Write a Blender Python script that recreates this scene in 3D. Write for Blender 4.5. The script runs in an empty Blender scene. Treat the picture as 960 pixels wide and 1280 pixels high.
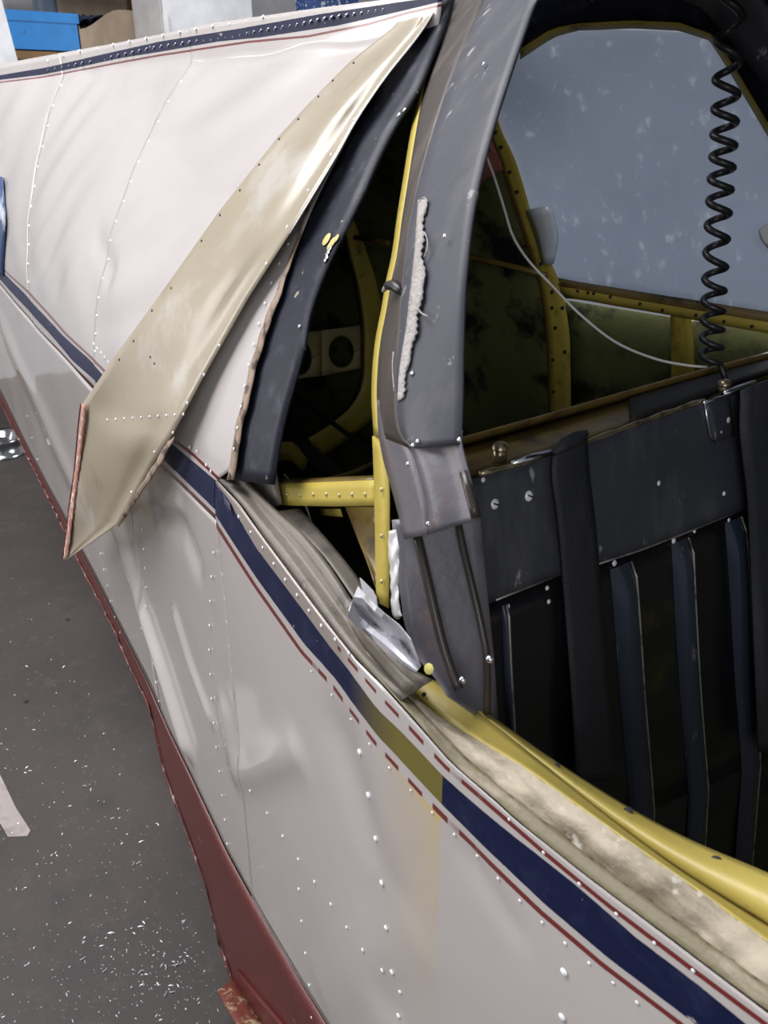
import bpy, math, random
import numpy as np
from mathutils import Vector

random.seed(7)
rng = np.random.default_rng(7)
SC = bpy.context.scene
COL = SC.collection

# ------------------------------------------------------------------ camera, world, lights, exposure
F = 1050.0                                   # focal length in pixels of the 960 x 1280 frame
CAM = np.array([0.0, -0.45, 1.6])
PITCH = math.atan(500 / F)
HEAD = math.atan(880 / math.hypot(F, 500))
_hd = np.array([-math.cos(HEAD), math.sin(HEAD), 0.0])
RIGHT = np.array([_hd[1], -_hd[0], 0.0])
FWD = _hd * math.cos(PITCH) + np.array([0, 0, -math.sin(PITCH)])
UP = _hd * math.sin(PITCH) + np.array([0, 0, math.cos(PITCH)])
cam_data = bpy.data.cameras.new('camera')
cam = bpy.data.objects.new('camera', cam_data)
COL.objects.link(cam)
cam.location = CAM
cam.rotation_euler = Vector(FWD).to_track_quat('-Z', 'Y').to_euler()
cam_data.sensor_width = 36.0
cam_data.lens = F / 1280 * 36.0
cam_data.clip_start = 0.02
cam_data.dof.use_dof = True
cam_data.dof.focus_distance = 1.45
cam_data.dof.aperture_fstop = 11
SC.camera = cam

SC.view_settings.view_transform = 'Standard'
SC.view_settings.look = 'None'
SC.view_settings.gamma = 1.0
SC.view_settings.use_curve_mapping = False
SC.view_settings.exposure = 0.0

world = bpy.data.worlds.new('hangar_daylight')
SC.world = world
world.use_nodes = True
bg = world.node_tree.nodes['Background']
bg.inputs[0].default_value = (0.86, 0.89, 0.97, 1)
bg.inputs[1].default_value = 0.23


def area(name, loc, target, sx, sy, power, color):
    l = bpy.data.lights.new(name, 'AREA')
    l.shape = 'RECTANGLE'
    l.size = sx
    l.size_y = sy
    l.energy = power
    l.color = color
    o = bpy.data.objects.new(name, l)
    COL.objects.link(o)
    o.location = loc
    o.rotation_euler = (Vector(target) - Vector(loc)).to_track_quat('-Z', 'Y').to_euler()
    return o


area('hangar_doorway_daylight', (-7.1, -4.6, 2.0), (-0.5, -1.6, 1.0), 5.4, 3.8, 420, (1.0, 0.955, 0.94))
area('overhead_fill_light', (-3.2, -1.3, 5.2), (-2.0, -0.3, 0.8), 4.0, 3.0, 400, (0.98, 0.97, 1.0))  # added lamp overhead, lifts the upper skin, flap and floor
area('pane_backlight', (-1.4, 4.6, 2.0), (-0.9, 0.9, 1.5), 3.0, 2.6, 270, (0.93, 0.96, 1.0))  # added lamp on the port side, backlights the milky pane
area('side_doorway_daylight', (3.4, -3.6, 2.6), (-0.6, 0.1, 1.1), 2.4, 2.4, 75, (0.93, 0.95, 1.0))

# ------------------------------------------------------------------ helpers: pixels of the survey photo -> points on real surfaces


def ray(px, py):
    return RIGHT * (px - 480) + UP * (640 - py) + FWD * F


def sm(t):
    t = min(1.0, max(0.0, t))
    return t * t * (3 - 2 * t)


X0, TAPER, WIDTH = -0.6, 0.122, 0.95


def skin(x, z):
    """lateral position of the starboard skin: parallel cabin, tapering tail cone, top rolled inboard"""
    tap = TAPER * max(0.0, X0 - x)
    full = max(0.0, (0.475 - tap) / 0.49)
    c = 0.40 + (full - 0.40) * sm((-0.45 - x) / 0.75)
    return tap + c * max(0.0, z - 1.0) ** 2


def port(x, z):
    return WIDTH - skin(x, z)


def hit(px, py, off=0.0, surf=skin):
    """where the sight line meets a body surface; off > 0 is outboard towards the viewer"""
    d = ray(px, py) / F
    ta, fa = 0.25, None
    t = 0.25
    best = (9e9, t)
    while t < 9.0:
        p = CAM + d * t
        f = p[1] - surf(p[0], p[2]) + off
        if fa is not None and f > 0:
            a, b = ta, t
            for _ in range(26):
                m = 0.5 * (a + b)
                q = CAM + d * m
                if q[1] - surf(q[0], q[2]) + off > 0:
                    b = m
                else:
                    a = m
            return CAM + d * b
        if abs(f) < best[0]:
            best = (abs(f), t)
        ta, fa = t, f
        t += 0.012 + 0.012 * t
    return CAM + d * best[1]


def on(px, py, ax, v):
    d = ray(px, py)
    return CAM + d * ((v - CAM[ax]) / d[ax])


def onp(px, py, p0, n):
    d = ray(px, py)
    return CAM + d * (np.dot(p0 - CAM, n) / np.dot(d, n))


def resample(pts, n, smooth=True):
    pts = np.array(pts, float)
    seg = np.hypot(*np.diff(pts[:, :2], axis=0).T) if pts.shape[1] == 2 else np.linalg.norm(np.diff(pts, axis=0), axis=1)
    s = np.concatenate([[0], np.cumsum(seg)])
    q = np.linspace(0, s[-1], n)
    if smooth and len(pts) > 2:                       # Catmull-Rom through the points
        out = []
        for v in q:
            i = min(max(np.searchsorted(s, v) - 1, 0), len(pts) - 2)
            h = s[i + 1] - s[i]
            t = (v - s[i]) / h if h > 0 else 0

            def tang(k):
                if k == 0:
                    return (pts[1] - pts[0]) / (s[1] - s[0])
                if k == len(pts) - 1:
                    return (pts[-1] - pts[-2]) / (s[-1] - s[-2])
                return (pts[k + 1] - pts[k - 1]) / (s[k + 1] - s[k - 1])
            a, b = tang(i) * h, tang(i + 1) * h
            t2, t3 = t * t, t * t * t
            out.append((2 * t3 - 3 * t2 + 1) * pts[i] + (t3 - 2 * t2 + t) * a + (-2 * t3 + 3 * t2) * pts[i + 1] + (t3 - t2) * b)
        return np.array(out)
    return np.array([[np.interp(v, s, pts[:, k]) for k in range(pts.shape[1])] for v in q])


class MB:
    def __init__(self):
        self.v, self.f, self.uv = [], [], []

    def add(self, verts, faces, uvs=None):
        b = len(self.v)
        self.v += [tuple(map(float, p)) for p in verts]
        self.f += [tuple(b + i for i in f) for f in faces]
        self.uv += list(uvs) if uvs is not None else [(0.0, 0.0)] * len(verts)

    def grid(self, G, uv=None, flip=False, close=False):
        n, m = len(G), len(G[0])
        vs = [p for r in G for p in r]
        us = [u for r in uv for u in r] if uv is not None else None
        fs = []
        for i in range(n - 1):
            for j in range(m if close else m - 1):
                k = (j + 1) % m
                q = (i * m + j, i * m + k, (i + 1) * m + k, (i + 1) * m + j)
                fs.append(q[::-1] if flip else q)
        self.add(vs, fs, us)

    def tube(self, pts, r, n=8, caps=True):
        pts = [Vector(p) for p in pts]
        m = len(pts)
        rs = r if hasattr(r, '__len__') else [r] * m
        t0 = (pts[1] - pts[0]).normalized()
        up = Vector((0, 0, 1)) if abs(t0.z) < 0.9 else Vector((1, 0, 0))
        nrm = (up - t0 * up.dot(t0)).normalized()
        rings = []
        for i in range(m):
            t = (pts[min(i + 1, m - 1)] - pts[max(i - 1, 0)]).normalized()
            nrm = (nrm - t * nrm.dot(t)).normalized()
            b = t.cross(nrm)
            rings.append([pts[i] + (nrm * math.cos(2 * math.pi * k / n) + b * math.sin(2 * math.pi * k / n)) * rs[i] for k in range(n)])
        base = len(self.v)
        self.grid(rings, close=True)
        if caps:
            self.f.append(tuple(base + k for k in range(n))[::-1])
            self.f.append(tuple(base + (m - 1) * n + k for k in range(n)))

    def box(self, lo, hi):
        x0, y0, z0 = lo
        x1, y1, z1 = hi
        v = [(x0, y0, z0), (x1, y0, z0), (x1, y1, z0), (x0, y1, z0), (x0, y0, z1), (x1, y0, z1), (x1, y1, z1), (x0, y1, z1)]
        self.add(v, [(3, 2, 1, 0), (4, 5, 6, 7), (0, 1, 5, 4), (1, 2, 6, 5), (2, 3, 7, 6), (3, 0, 4, 7)])

    def dome(self, p, n, r, h, seg=8, rings=2):
        p, n = Vector(p), Vector(n).normalized()
        a = n.orthogonal().normalized()
        b = n.cross(a)
        vs, fs = [], []
        for i in range(rings):
            ang = (i / rings) * math.pi / 2
            for k in range(seg):
                t = 2 * math.pi * k / seg
                vs.append(p + (a * math.cos(t) + b * math.sin(t)) * r * math.cos(ang) + n * h * math.sin(ang))
        vs.append(p + n * h)
        for i in range(rings - 1):
            for k in range(seg):
                q = (k + 1) % seg
                fs.append((i * seg + k, i * seg + q, (i + 1) * seg + q, (i + 1) * seg + k))
        for k in range(seg):
            fs.append(((rings - 1) * seg + k, (rings - 1) * seg + (k + 1) % seg, len(vs) - 1))
        self.add(vs, fs)

    def build(self, name, mat, parent=None, smooth=True, thick=0.0, kind=None, label=None, outward=None, bevel=0.0):
        me = bpy.data.meshes.new(name)
        o = bpy.data.objects.new(name, me)
        COL.objects.link(o)
        if parent is not None:
            o.parent = parent
            off = root_loc(parent)
        else:
            off = np.array(self.v).mean(axis=0)
            off[2] = np.array(self.v)[:, 2].min()
            o.location = off
        me.from_pydata([tuple(np.array(p) - off) for p in self.v], [], self.f)
        ul = me.uv_layers.new(name='UVMap')
        for lp in me.loops:
            ul.data[lp.index].uv = self.uv[lp.vertex_index]
        me.materials.append(mat)
        if smooth:
            me.polygons.foreach_set('use_smooth', [True] * len(me.polygons))
        if bevel:
            md = o.modifiers.new('edge', 'BEVEL')
            md.width = bevel
            md.segments = 2
        if thick:
            md = o.modifiers.new('sheet', 'SOLIDIFY')
            md.thickness = thick
            md.offset = 0.0
        if kind:
            o['kind'] = kind
        if label:
            o['label'] = label
        me.update()
        return o


def root_loc(o):
    p = np.array([0.0, 0, 0])
    while o is not None:
        p = p + np.array(o.location)
        o = o.parent
    return p


def thing(name, label, cat, loc=(0, 0, 0), group=None):
    o = bpy.data.objects.new(name, None)
    COL.objects.link(o)
    o.location = loc
    o.empty_display_size = 0.1
    o['label'] = label
    o['category'] = cat
    if group:
        o['group'] = group
    return o


def tag(o, label, cat, group=None):
    o['label'] = label
    o['category'] = cat
    if group:
        o['group'] = group
    return o


# ------------------------------------------------------------------ materials


def new_mat(name):
    m = bpy.data.materials.new(name)
    m.use_nodes = True
    nt = m.node_tree
    return m, nt, nt.nodes['Principled BSDF']


def node(nt, kind, **kw):
    n = nt.nodes.new(kind)
    for k, v in kw.items():
        setattr(n, k, v)
    return n


def mixcol(nt, fac, a, b):
    m = node(nt, 'ShaderNodeMix', data_type='RGBA')
    for sock, val in ((m.inputs[0], fac), (m.inputs[6], a), (m.inputs[7], b)):
        if isinstance(val, bpy.types.NodeSocket):
            nt.links.new(val, sock)
        elif isinstance(val, tuple):
            sock.default_value = (*val[:3], 1)
        else:
            sock.default_value = val
    return m.outputs[2]


def math_n(nt, op, a, b=None, clamp=False):
    m = node(nt, 'ShaderNodeMath', operation=op, use_clamp=clamp)
    for i, val in enumerate((a, b)):
        if val is None:
            continue
        if isinstance(val, bpy.types.NodeSocket):
            nt.links.new(val, m.inputs[i])
        else:
            m.inputs[i].default_value = val
    return m.outputs[0]


def noise(nt, scale, detail=4, stretch=None, rough=0.55, rot=None):
    tc = node(nt, 'ShaderNodeTexCoord')
    src = tc.outputs['Object']
    if stretch:
        mp = node(nt, 'ShaderNodeMapping')
        mp.inputs['Scale'].default_value = stretch
        if rot:
            mp.inputs['Rotation'].default_value = rot
        nt.links.new(src, mp.inputs[0])
        src = mp.outputs[0]
    n = node(nt, 'ShaderNodeTexNoise')
    n.inputs['Scale'].default_value = scale
    n.inputs['Detail'].default_value = detail
    n.inputs['Roughness'].default_value = rough
    nt.links.new(src, n.inputs['Vector'])
    return n.outputs[0]


def ramp(nt, src, a, b):
    r = node(nt, 'ShaderNodeMapRange', clamp=True)
    r.inputs[1].default_value = a
    r.inputs[2].default_value = b
    nt.links.new(src, r.inputs[0])
    return r.outputs[0]


def surface(name, col, rough=0.5, metal=0.0, coat=0.0, spots=(), bump=0.0, bump_scale=60.0, var=0.12, stretch=None, spec=None):
    """base colour with soft variation, then layers of worn spots: (colour, noise scale, low, high[, stretch])"""
    m, nt, bs = new_mat(name)
    n = noise(nt, 7.0, 5)
    c = mixcol(nt, ramp(nt, n, 0.3, 0.7), tuple(v * (1 - var) for v in col), tuple(min(1, v * (1 + var)) for v in col))
    for s in spots:
        k = noise(nt, s[1], 6, s[4] if len(s) > 4 else None, 0.65)
        c = mixcol(nt, ramp(nt, k, s[2], s[3]), c, s[0])
    nt.links.new(c, bs.inputs['Base Color'])
    bs.inputs['Roughness'].default_value = rough
    bs.inputs['Metallic'].default_value = metal
    bs.inputs['Coat Weight'].default_value = coat
    bs.inputs['Coat Roughness'].default_value = 0.12
    if spec is not None:
        bs.inputs['Specular IOR Level'].default_value = spec
    if bump:
        b = node(nt, 'ShaderNodeBump')
        b.inputs['Strength'].default_value = bump
        b.inputs['Distance'].default_value = 0.004
        nt.links.new(noise(nt, bump_scale, 5, stretch), b.inputs['Height'])
        nt.links.new(b.outputs[0], bs.inputs['Normal'])
    return m


CREAM = (0.55, 0.51, 0.487)
NAVY = (0.006, 0.010, 0.045)
PIN = (0.17, 0.022, 0.02)
OLIVE = (0.17, 0.14, 0.035)


def painted_skin(name, bands, broken=None, olive=None, yellow_patch=None, upper_from=None, base=CREAM, spots=()):
    """aircraft enamel; bands = [(v0, v1, colour)] stripes laid along the panel's own v coordinate.
    broken = (u0, u1, [(v0, v1)]) pinstripe worn away in dashes; olive = (ua, ub, uc) navy fading to olive, then ending sharply"""
    m, nt, bs = new_mat(name)
    uv = node(nt, 'ShaderNodeUVMap')
    sep = node(nt, 'ShaderNodeSeparateXYZ')
    nt.links.new(uv.outputs[0], sep.inputs[0])
    u, v0 = sep.outputs[0], sep.outputs[1]
    wob = math_n(nt, 'MULTIPLY', math_n(nt, 'SUBTRACT', noise(nt, 55, 3), 0.5), 0.05)
    v = math_n(nt, 'ADD', v0, wob)
    n1 = noise(nt, 2.2, 5)
    c = mixcol(nt, ramp(nt, n1, 0.35, 0.7), tuple(k * 0.95 for k in base), tuple(k * 1.04 for k in base))
    c = mixcol(nt, ramp(nt, noise(nt, 24, 6, None, 0.7), 0.66, 0.8), c, (0.50, 0.45, 0.39))
    for s in spots:
        k = noise(nt, s[1], 6, s[4] if len(s) > 4 else None, 0.65)
        c = mixcol(nt, ramp(nt, k, s[2], s[3]), c, s[0])
    if yellow_patch:  # yellow patch, strongest at one sharp edge and fading away from it
        ua, ub, va, vb = yellow_patch
        f = math_n(nt, 'MULTIPLY', math_n(nt, 'MULTIPLY', ramp(nt, u, ua, ub), math_n(nt, 'LESS_THAN', u, ub)),
                   math_n(nt, 'MULTIPLY', ramp(nt, v0, vb, vb - 1.2), math_n(nt, 'GREATER_THAN', v0, va)))
        c = mixcol(nt, math_n(nt, 'MULTIPLY', f, 0.95), c, (0.64, 0.47, 0.15))
    if upper_from:
        f = math_n(nt, 'MULTIPLY', ramp(nt, u, upper_from + 0.06, upper_from), math_n(nt, 'LESS_THAN', v0, 3.0))
        c = mixcol(nt, f, c, (0.33, 0.285, 0.255))
    dull = None
    for (a, b, col) in bands:
        f = math_n(nt, 'MULTIPLY', math_n(nt, 'GREATER_THAN', v, a), math_n(nt, 'LESS_THAN', v, b))
        chip = ramp(nt, noise(nt, 38, 7, None, 0.7), 0.66, 0.67)
        f = math_n(nt, 'MULTIPLY', f, math_n(nt, 'SUBTRACT', 1.0, chip))
        cc = col
        if col is PIN and broken:
            dash = ramp(nt, math_n(nt, 'SINE', math_n(nt, 'MULTIPLY', u, 150.0)), -0.35, -0.2)
            inside = math_n(nt, 'MULTIPLY', ramp(nt, u, broken, broken + 0.06), ramp(nt, u, broken + 0.36, broken + 0.30))
            dash = math_n(nt, 'MAXIMUM', dash, math_n(nt, 'SUBTRACT', 1.0, inside))
            f = math_n(nt, 'MULTIPLY', f, dash)
        if col is PIN and upper_from and a < 2:
            f = math_n(nt, 'MULTIPLY', f, math_n(nt, 'GREATER_THAN', u, upper_from))
        if col is NAVY:
            dull = f if dull is None else math_n(nt, 'MAXIMUM', dull, f)
            cc = mixcol(nt, ramp(nt, noise(nt, 30, 6, None, 0.7), 0.5, 0.8), NAVY, (0.022, 0.03, 0.075))
            if olive:  # navy fades to olive, then cuts back at a sharp edge
                g = math_n(nt, 'MULTIPLY', ramp(nt, u, olive[0], olive[1]), math_n(nt, 'LESS_THAN', u, olive[2]))
                cc = mixcol(nt, g, cc, OLIVE)
        c = mixcol(nt, f, c, cc)
    nt.links.new(c, bs.inputs['Base Color'])
    bs.inputs['Roughness'].default_value = 0.26
    bs.inputs['Coat Weight'].default_value = 0.85
    bs.inputs['Coat Roughness'].default_value = 0.07
    if dull is not None:                                   # the navy stripe has weathered matt
        nt.links.new(math_n(nt, 'MULTIPLY_ADD', dull, -0.75), bs.inputs['Coat Weight'])
        bs.inputs['Coat Weight'].links[0].from_node.inputs[2].default_value = 0.85
        nt.links.new(math_n(nt, 'MULTIPLY_ADD', dull, 0.2), bs.inputs['Roughness'])
        bs.inputs['Roughness'].links[0].from_node.inputs[2].default_value = 0.26
        nt.links.new(math_n(nt, 'MULTIPLY_ADD', dull, -0.3), bs.inputs['Specular IOR Level'])
        bs.inputs['Specular IOR Level'].links[0].from_node.inputs[2].default_value = 0.5
    b = node(nt, 'ShaderNodeBump')
    b.inputs['Strength'].default_value = 0.10
    b.inputs['Distance'].default_value = 0.01
    nt.links.new(noise(nt, 9, 3), b.inputs['Height'])
    nt.links.new(b.outputs[0], bs.inputs['Normal'])
    return m


M = {}
M['chromate'] = surface('yellow_primer', (0.46, 0.36, 0.06), 0.5, spots=(((0.10, 0.075, 0.02), 22, 0.58, 0.75), ((0.5, 0.42, 0.16), 40, 0.66, 0.75)), bump=0.2)
M['sill_yellow'] = surface('sill_primer', (0.47, 0.375, 0.09), 0.42, spots=(((0.24, 0.19, 0.06), 26, 0.58, 0.75),), bump=0.15)
M['green'] = surface('green_primer', (0.105, 0.12, 0.042), 0.55, spots=(((0.008, 0.010, 0.008), 9, 0.5, 0.62), ((0.2, 0.2, 0.18), 60, 0.74, 0.78)), bump=0.2)
M['black_vinyl'] = surface('grey_black_vinyl', (0.050, 0.052, 0.068), 0.55, spots=(((0.11, 0.108, 0.115), 16, 0.50, 0.78, (1, 1, 0.35)), ((0.30, 0.29, 0.29), 34, 0.635, 0.67, (1, 1, 0.4))), bump=0.05, bump_scale=220)
M['post_side'] = surface('worn_brown_vinyl', (0.048, 0.038, 0.031), 0.5, spots=(((0.14, 0.11, 0.09), 15, 0.5, 0.75, (1, 1, 0.25)),), bump=0.25)
M['frame_black'] = surface('navy_black_paint', (0.011, 0.013, 0.024), 0.5, spots=(((0.045, 0.05, 0.07), 30, 0.54, 0.75), ((0.33, 0.31, 0.22), 50, 0.67, 0.69)), bump=0.1, bump_scale=120, spec=0.3)
M['panel_black'] = surface('black_panel_paint', (0.052, 0.054, 0.068), 0.36, spots=(((0.11, 0.11, 0.115), 14, 0.50, 0.78, (1, 1, 0.3)), ((0.32, 0.32, 0.32), 36, 0.64, 0.68, (1, 1, .4))), bump=0.12, bump_scale=90)
M['ribbed_black'] = surface('gloss_black_sheet', (0.009, 0.009, 0.011), 0.25, spots=(((0.05, 0.038, 0.012), 9, 0.6, 0.8),), bump=0.06)
M['webbing'] = surface('black_webbing', (0.020, 0.021, 0.026), 0.6, bump=0.35, bump_scale=300, spots=(((0.05, 0.05, 0.06), 14, 0.5, 0.8, (1, 1, .2)),))
M['rubber'] = surface('black_rubber', (0.018, 0.018, 0.020), 0.38)
M['bead'] = surface('brown_black_bead', (0.045, 0.036, 0.03), 0.3)
M['alu'] = surface('bare_aluminium', (0.75, 0.76, 0.80), 0.25, metal=1.0, bump=0.15)
M['bright_alu'] = surface('bright_bare_metal', (0.92, 0.91, 0.88), 0.4, metal=0.35, bump=0.2)
M['torn_alu'] = surface('torn_aluminium', (0.60, 0.60, 0.64), 0.42, metal=0.3, spots=(((0.12, 0.10, 0.09), 14, 0.55, 0.72),), bump=0.3)
M['rivet'] = surface('bright_rivet', (0.93, 0.92, 0.92), 0.2, coat=0.8)
M['rivet_yellow'] = surface('primed_rivet', (0.50, 0.44, 0.22), 0.3, metal=0.3)
M['brass'] = surface('worn_brass_edge', (0.42, 0.35, 0.22), 0.3, metal=0.8, spots=(((0.1, 0.07, 0.03), 30, 0.5, 0.65),))
M['trough'] = surface('brown_primer_channel', (0.17, 0.115, 0.03), 0.35, spots=(((0.03, 0.02, 0.01), 15, 0.5, 0.7),), bump=0.2)
M['fabric'] = surface('frayed_fabric', (0.42, 0.40, 0.38), 0.8, spots=(((0.30, 0.25, 0.20), 30, 0.5, 0.7, (1, 1, .3)),), bump=0.8, bump_scale=260)
M['putty'] = surface('dried_sealant', (0.46, 0.40, 0.30), 0.7, spots=(((0.17, 0.14, 0.09), 18, 0.48, 0.64, (.3, 1, 1)), ((0.66, 0.62, 0.54), 30, 0.6, 0.7)), bump=0.7, bump_scale=55)
M['olive_strip'] = surface('olive_seal_strip', (0.17, 0.145, 0.08), 0.55, spots=(((0.42, 0.36, 0.28), 28, 0.52, 0.7, (.3, 1, 1)),), bump=0.5)
M['dirty_grey'] = surface('dusty_grey_sheet', (0.19, 0.165, 0.135), 0.5, spots=(((0.05, 0.045, 0.04), 9, 0.5, 0.7), ((0.34, 0.3, 0.26), 34, 0.62, 0.75)), bump=0.3)
M['flap'] = surface('cream_primed_inside', (0.36, 0.31, 0.225), 0.33, coat=0.15, spots=(((0.46, 0.43, 0.37), 3.4, 0.52, 0.62, (1.2, 1, 1)), ((0.26, 0.21, 0.14), 6, 0.6, 0.75)), var=0.05)
M['flap_edge'] = surface('red_cream_edge', (0.44, 0.19, 0.14), 0.5, spots=(((0.75, 0.68, 0.62), 45, 0.54, 0.6), ((0.12, 0.03, 0.02), 50, 0.6, 0.7)), bump=0.2)
M['red'] = surface('dark_red_belly_paint', (0.10, 0.016, 0.014), 0.42, coat=0.1, spots=(((0.09, 0.02, 0.016), 7, 0.5, 0.7), ((0.34, 0.14, 0.11), 42, 0.66, 0.74, (.4, 1, 1))), bump=0.25)
M['red_edge'] = surface('scraped_red_edge', (0.17, 0.04, 0.034), 0.5, spots=(((0.55, 0.40, 0.37), 30, 0.56, 0.64), ((0.07, 0.015, 0.012), 24, 0.5, 0.62)), bump=0.4)
M['rust_red'] = surface('rusted_red_bracket', (0.13, 0.028, 0.018), 0.55, spots=(((0.33, 0.25, 0.14), 34, 0.52, 0.62),), bump=0.5)
M['pink'] = surface('red_oxide_primer', (0.55, 0.20, 0.17), 0.55, bump=0.2)
M['brown'] = surface('brown_primer', (0.20, 0.075, 0.03), 0.5, bump=0.2)
M['corroded'] = surface('corroded_edge', (0.30, 0.22, 0.16), 0.6, spots=(((0.05, 0.03, 0.02), 40, 0.5, 0.62), ((0.6, 0.57, 0.55), 35, 0.6, 0.7)), bump=0.4)
M['dark_metal'] = surface('dark_grey_tube', (0.05, 0.05, 0.048), 0.4)
M['black'] = surface('matt_black', (0.008, 0.008, 0.008), 0.7)
M['liner'] = surface('rust_stained_grey_panel', (0.15, 0.142, 0.16), 0.42, spots=(((0.22, 0.15, 0.12), 13, 0.52, 0.68), ((0.06, 0.06, 0.075), 6, 0.5, 0.7), ((0.36, 0.34, 0.35), 50, 0.68, 0.74)), bump=0.25)
M['white_wire'] = surface('white_wire_sleeve', (0.72, 0.68, 0.64), 0.4)
M['chip'] = surface('white_swarf', (0.72, 0.73, 0.76), 0.35, metal=0.3)
M['tape'] = surface('dusty_tape', (0.33, 0.29, 0.27), 0.6, spots=(((0.22, 0.19, 0.18), 12, 0.5, 0.7),))
M['chrome'] = surface('dull_chrome', (0.42, 0.43, 0.45), 0.18, metal=1.0)
M['blue'] = surface('bright_blue_plastic', (0.012, 0.22, 0.60), 0.45, spots=(((0.02, 0.13, 0.36), 6, 0.6, 0.7),))
M['card'] = surface('tan_cardboard', (0.46, 0.36, 0.26), 0.8, spots=(((0.34, 0.25, 0.17), 4, 0.5, 0.7, (4, 1, .4)),))
M['wood'] = surface('brown_shelf_wood', (0.27, 0.15, 0.06), 0.6, spots=(((0.15, 0.08, 0.03), 8, 0.5, 0.7, (1, 1, .1)),))
M['white_board'] = surface('white_enamel', (0.78, 0.78, 0.79), 0.4)
M['grey_side'] = surface('grey_enamel', (0.50, 0.49, 0.48), 0.45)
M['pale_blue'] = surface('pale_blue_board', (0.46, 0.54, 0.66), 0.5)
M['navy_carton'] = surface('navy_carton', (0.02, 0.06, 0.20), 0.5, spots=(((0.6, 0.62, 0.66), 34, 0.56, 0.6),))
M['grey_jar'] = surface('grey_blue_plastic', (0.20, 0.27, 0.36), 0.4)
M['dark_stuff'] = surface('dark_blue_cloth', (0.02, 0.03, 0.07), 0.8, bump=0.5)
M['fold_highlight'] = surface('pane_fold_highlight', (0.88, 0.93, 1.0), 0.3, metal=0.1)  # blue-white of the fold's highlight put into the colour


def concrete():
    m, nt, bs = new_mat('dusty_concrete')
    c = mixcol(nt, ramp(nt, noise(nt, 1.6, 6), 0.3, 0.72), (0.032, 0.026, 0.023), (0.049, 0.040, 0.036))
    c = mixcol(nt, ramp(nt, noise(nt, 14, 8, None, 0.7), 0.55, 0.8), c, (0.070, 0.059, 0.054))
    c = mixcol(nt, ramp(nt, noise(nt, 4.5, 5, None, 0.6), 0.58, 0.75), c, (0.026, 0.024, 0.024))
    c = mixcol(nt, ramp(nt, noise(nt, 130, 3), 0.70, 0.74), c, (0.34, 0.33, 0.33))
    nt.links.new(c, bs.inputs['Base Color'])
    bs.inputs['Roughness'].default_value = 0.62
    b = node(nt, 'ShaderNodeBump')
    b.inputs['Strength'].default_value = 0.2
    b.inputs['Distance'].default_value = 0.004
    nt.links.new(noise(nt, 60, 6), b.inputs['Height'])
    nt.links.new(b.outputs[0], bs.inputs['Normal'])
    return m


def frosted():
    m, nt, bs = new_mat('scratched_milky_acrylic')
    out = nt.nodes['Material Output']
    tr = node(nt, 'ShaderNodeBsdfTranslucent')
    mx = node(nt, 'ShaderNodeMixShader')
    mx.inputs[0].default_value = 0.55
    scr = ramp(nt, noise(nt, 55, 3, (1.0, 1.0, 0.05), 0.6, (0, 0.6, 0)), 0.60, 0.72)
    scr2 = ramp(nt, noise(nt, 60, 4, (1.0, 1.0, 0.25), 0.7, (0, -0.7, 0)), 0.735, 0.76)
    c = mixcol(nt, ramp(nt, noise(nt, 3, 5), 0.3, 0.7), (0.41, 0.44, 0.50), (0.49, 0.52, 0.58))
    c = mixcol(nt, math_n(nt, 'MULTIPLY', scr, 0.55), c, (0.75, 0.78, 0.82))
    c = mixcol(nt, math_n(nt, 'MULTIPLY', scr2, 0.7), c, (0.85, 0.86, 0.88))
    nt.links.new(c, bs.inputs['Base Color'])
    nt.links.new(c, tr.inputs[0])
    bs.inputs['Roughness'].default_value = 0.35
    nt.links.new(bs.outputs[0], mx.inputs[1])
    nt.links.new(tr.outputs[0], mx.inputs[2])
    nt.links.new(mx.outputs[0], out.inputs[0])
    return m


M['concrete'] = concrete()
M['acrylic'] = frosted()

# ------------------------------------------------------------------ setting: floor and back wall
ZF = -0.40
BW = -7.4                                       # back wall stands aft of the tail
o = MB()
o.box((BW, -8, ZF - 0.1), (6, 6, ZF))
fl = o.build('floor', M['concrete'], smooth=False)
fl['kind'] = 'structure'
o = MB()
o.box((BW - 0.1, -8, ZF), (BW, 6, 3.6))
wl = o.build('wall_back', surface('hangar_wall_paint', (0.55, 0.55, 0.56), 0.8), smooth=False)
wl['kind'] = 'structure'

# ------------------------------------------------------------------ the aircraft
AIR = thing('aircraft_wreck', 'wrecked light aircraft fuselage, cream-white with navy stripe, dark red belly and torn side', 'aircraft', (-1.2, 0.475, ZF))


def curve(pts, off=0.0):
    """z(x) of a line drawn along the starboard skin, straight beyond its ends"""
    P = [hit(x, y, off) for x, y in pts]
    P = np.array([on(pts[i][0], pts[i][1], 1, 0.475) if p[1] > 0.475 else p for i, p in enumerate(P)])   # above the ridge line the skin closes on the centreline
    k = np.argsort(P[:, 0])
    X, Z = P[k, 0], P[k, 2]
    sl = (Z[1] - Z[0]) / (X[1] - X[0]) if X[1] != X[0] else 0
    sr = (Z[-1] - Z[-2]) / (X[-1] - X[-2]) if X[-1] != X[-2] else 0
    sl, sr = max(-.12, min(.12, sl)), max(-.5, min(.5, sr))

    def f(x):
        if x < X[0]:
            return Z[0] + sl * (x - X[0])
        if x > X[-1]:
            return Z[-1] + sr * (x - X[-1])
        return float(np.interp(x, X, Z))
    return f


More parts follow.
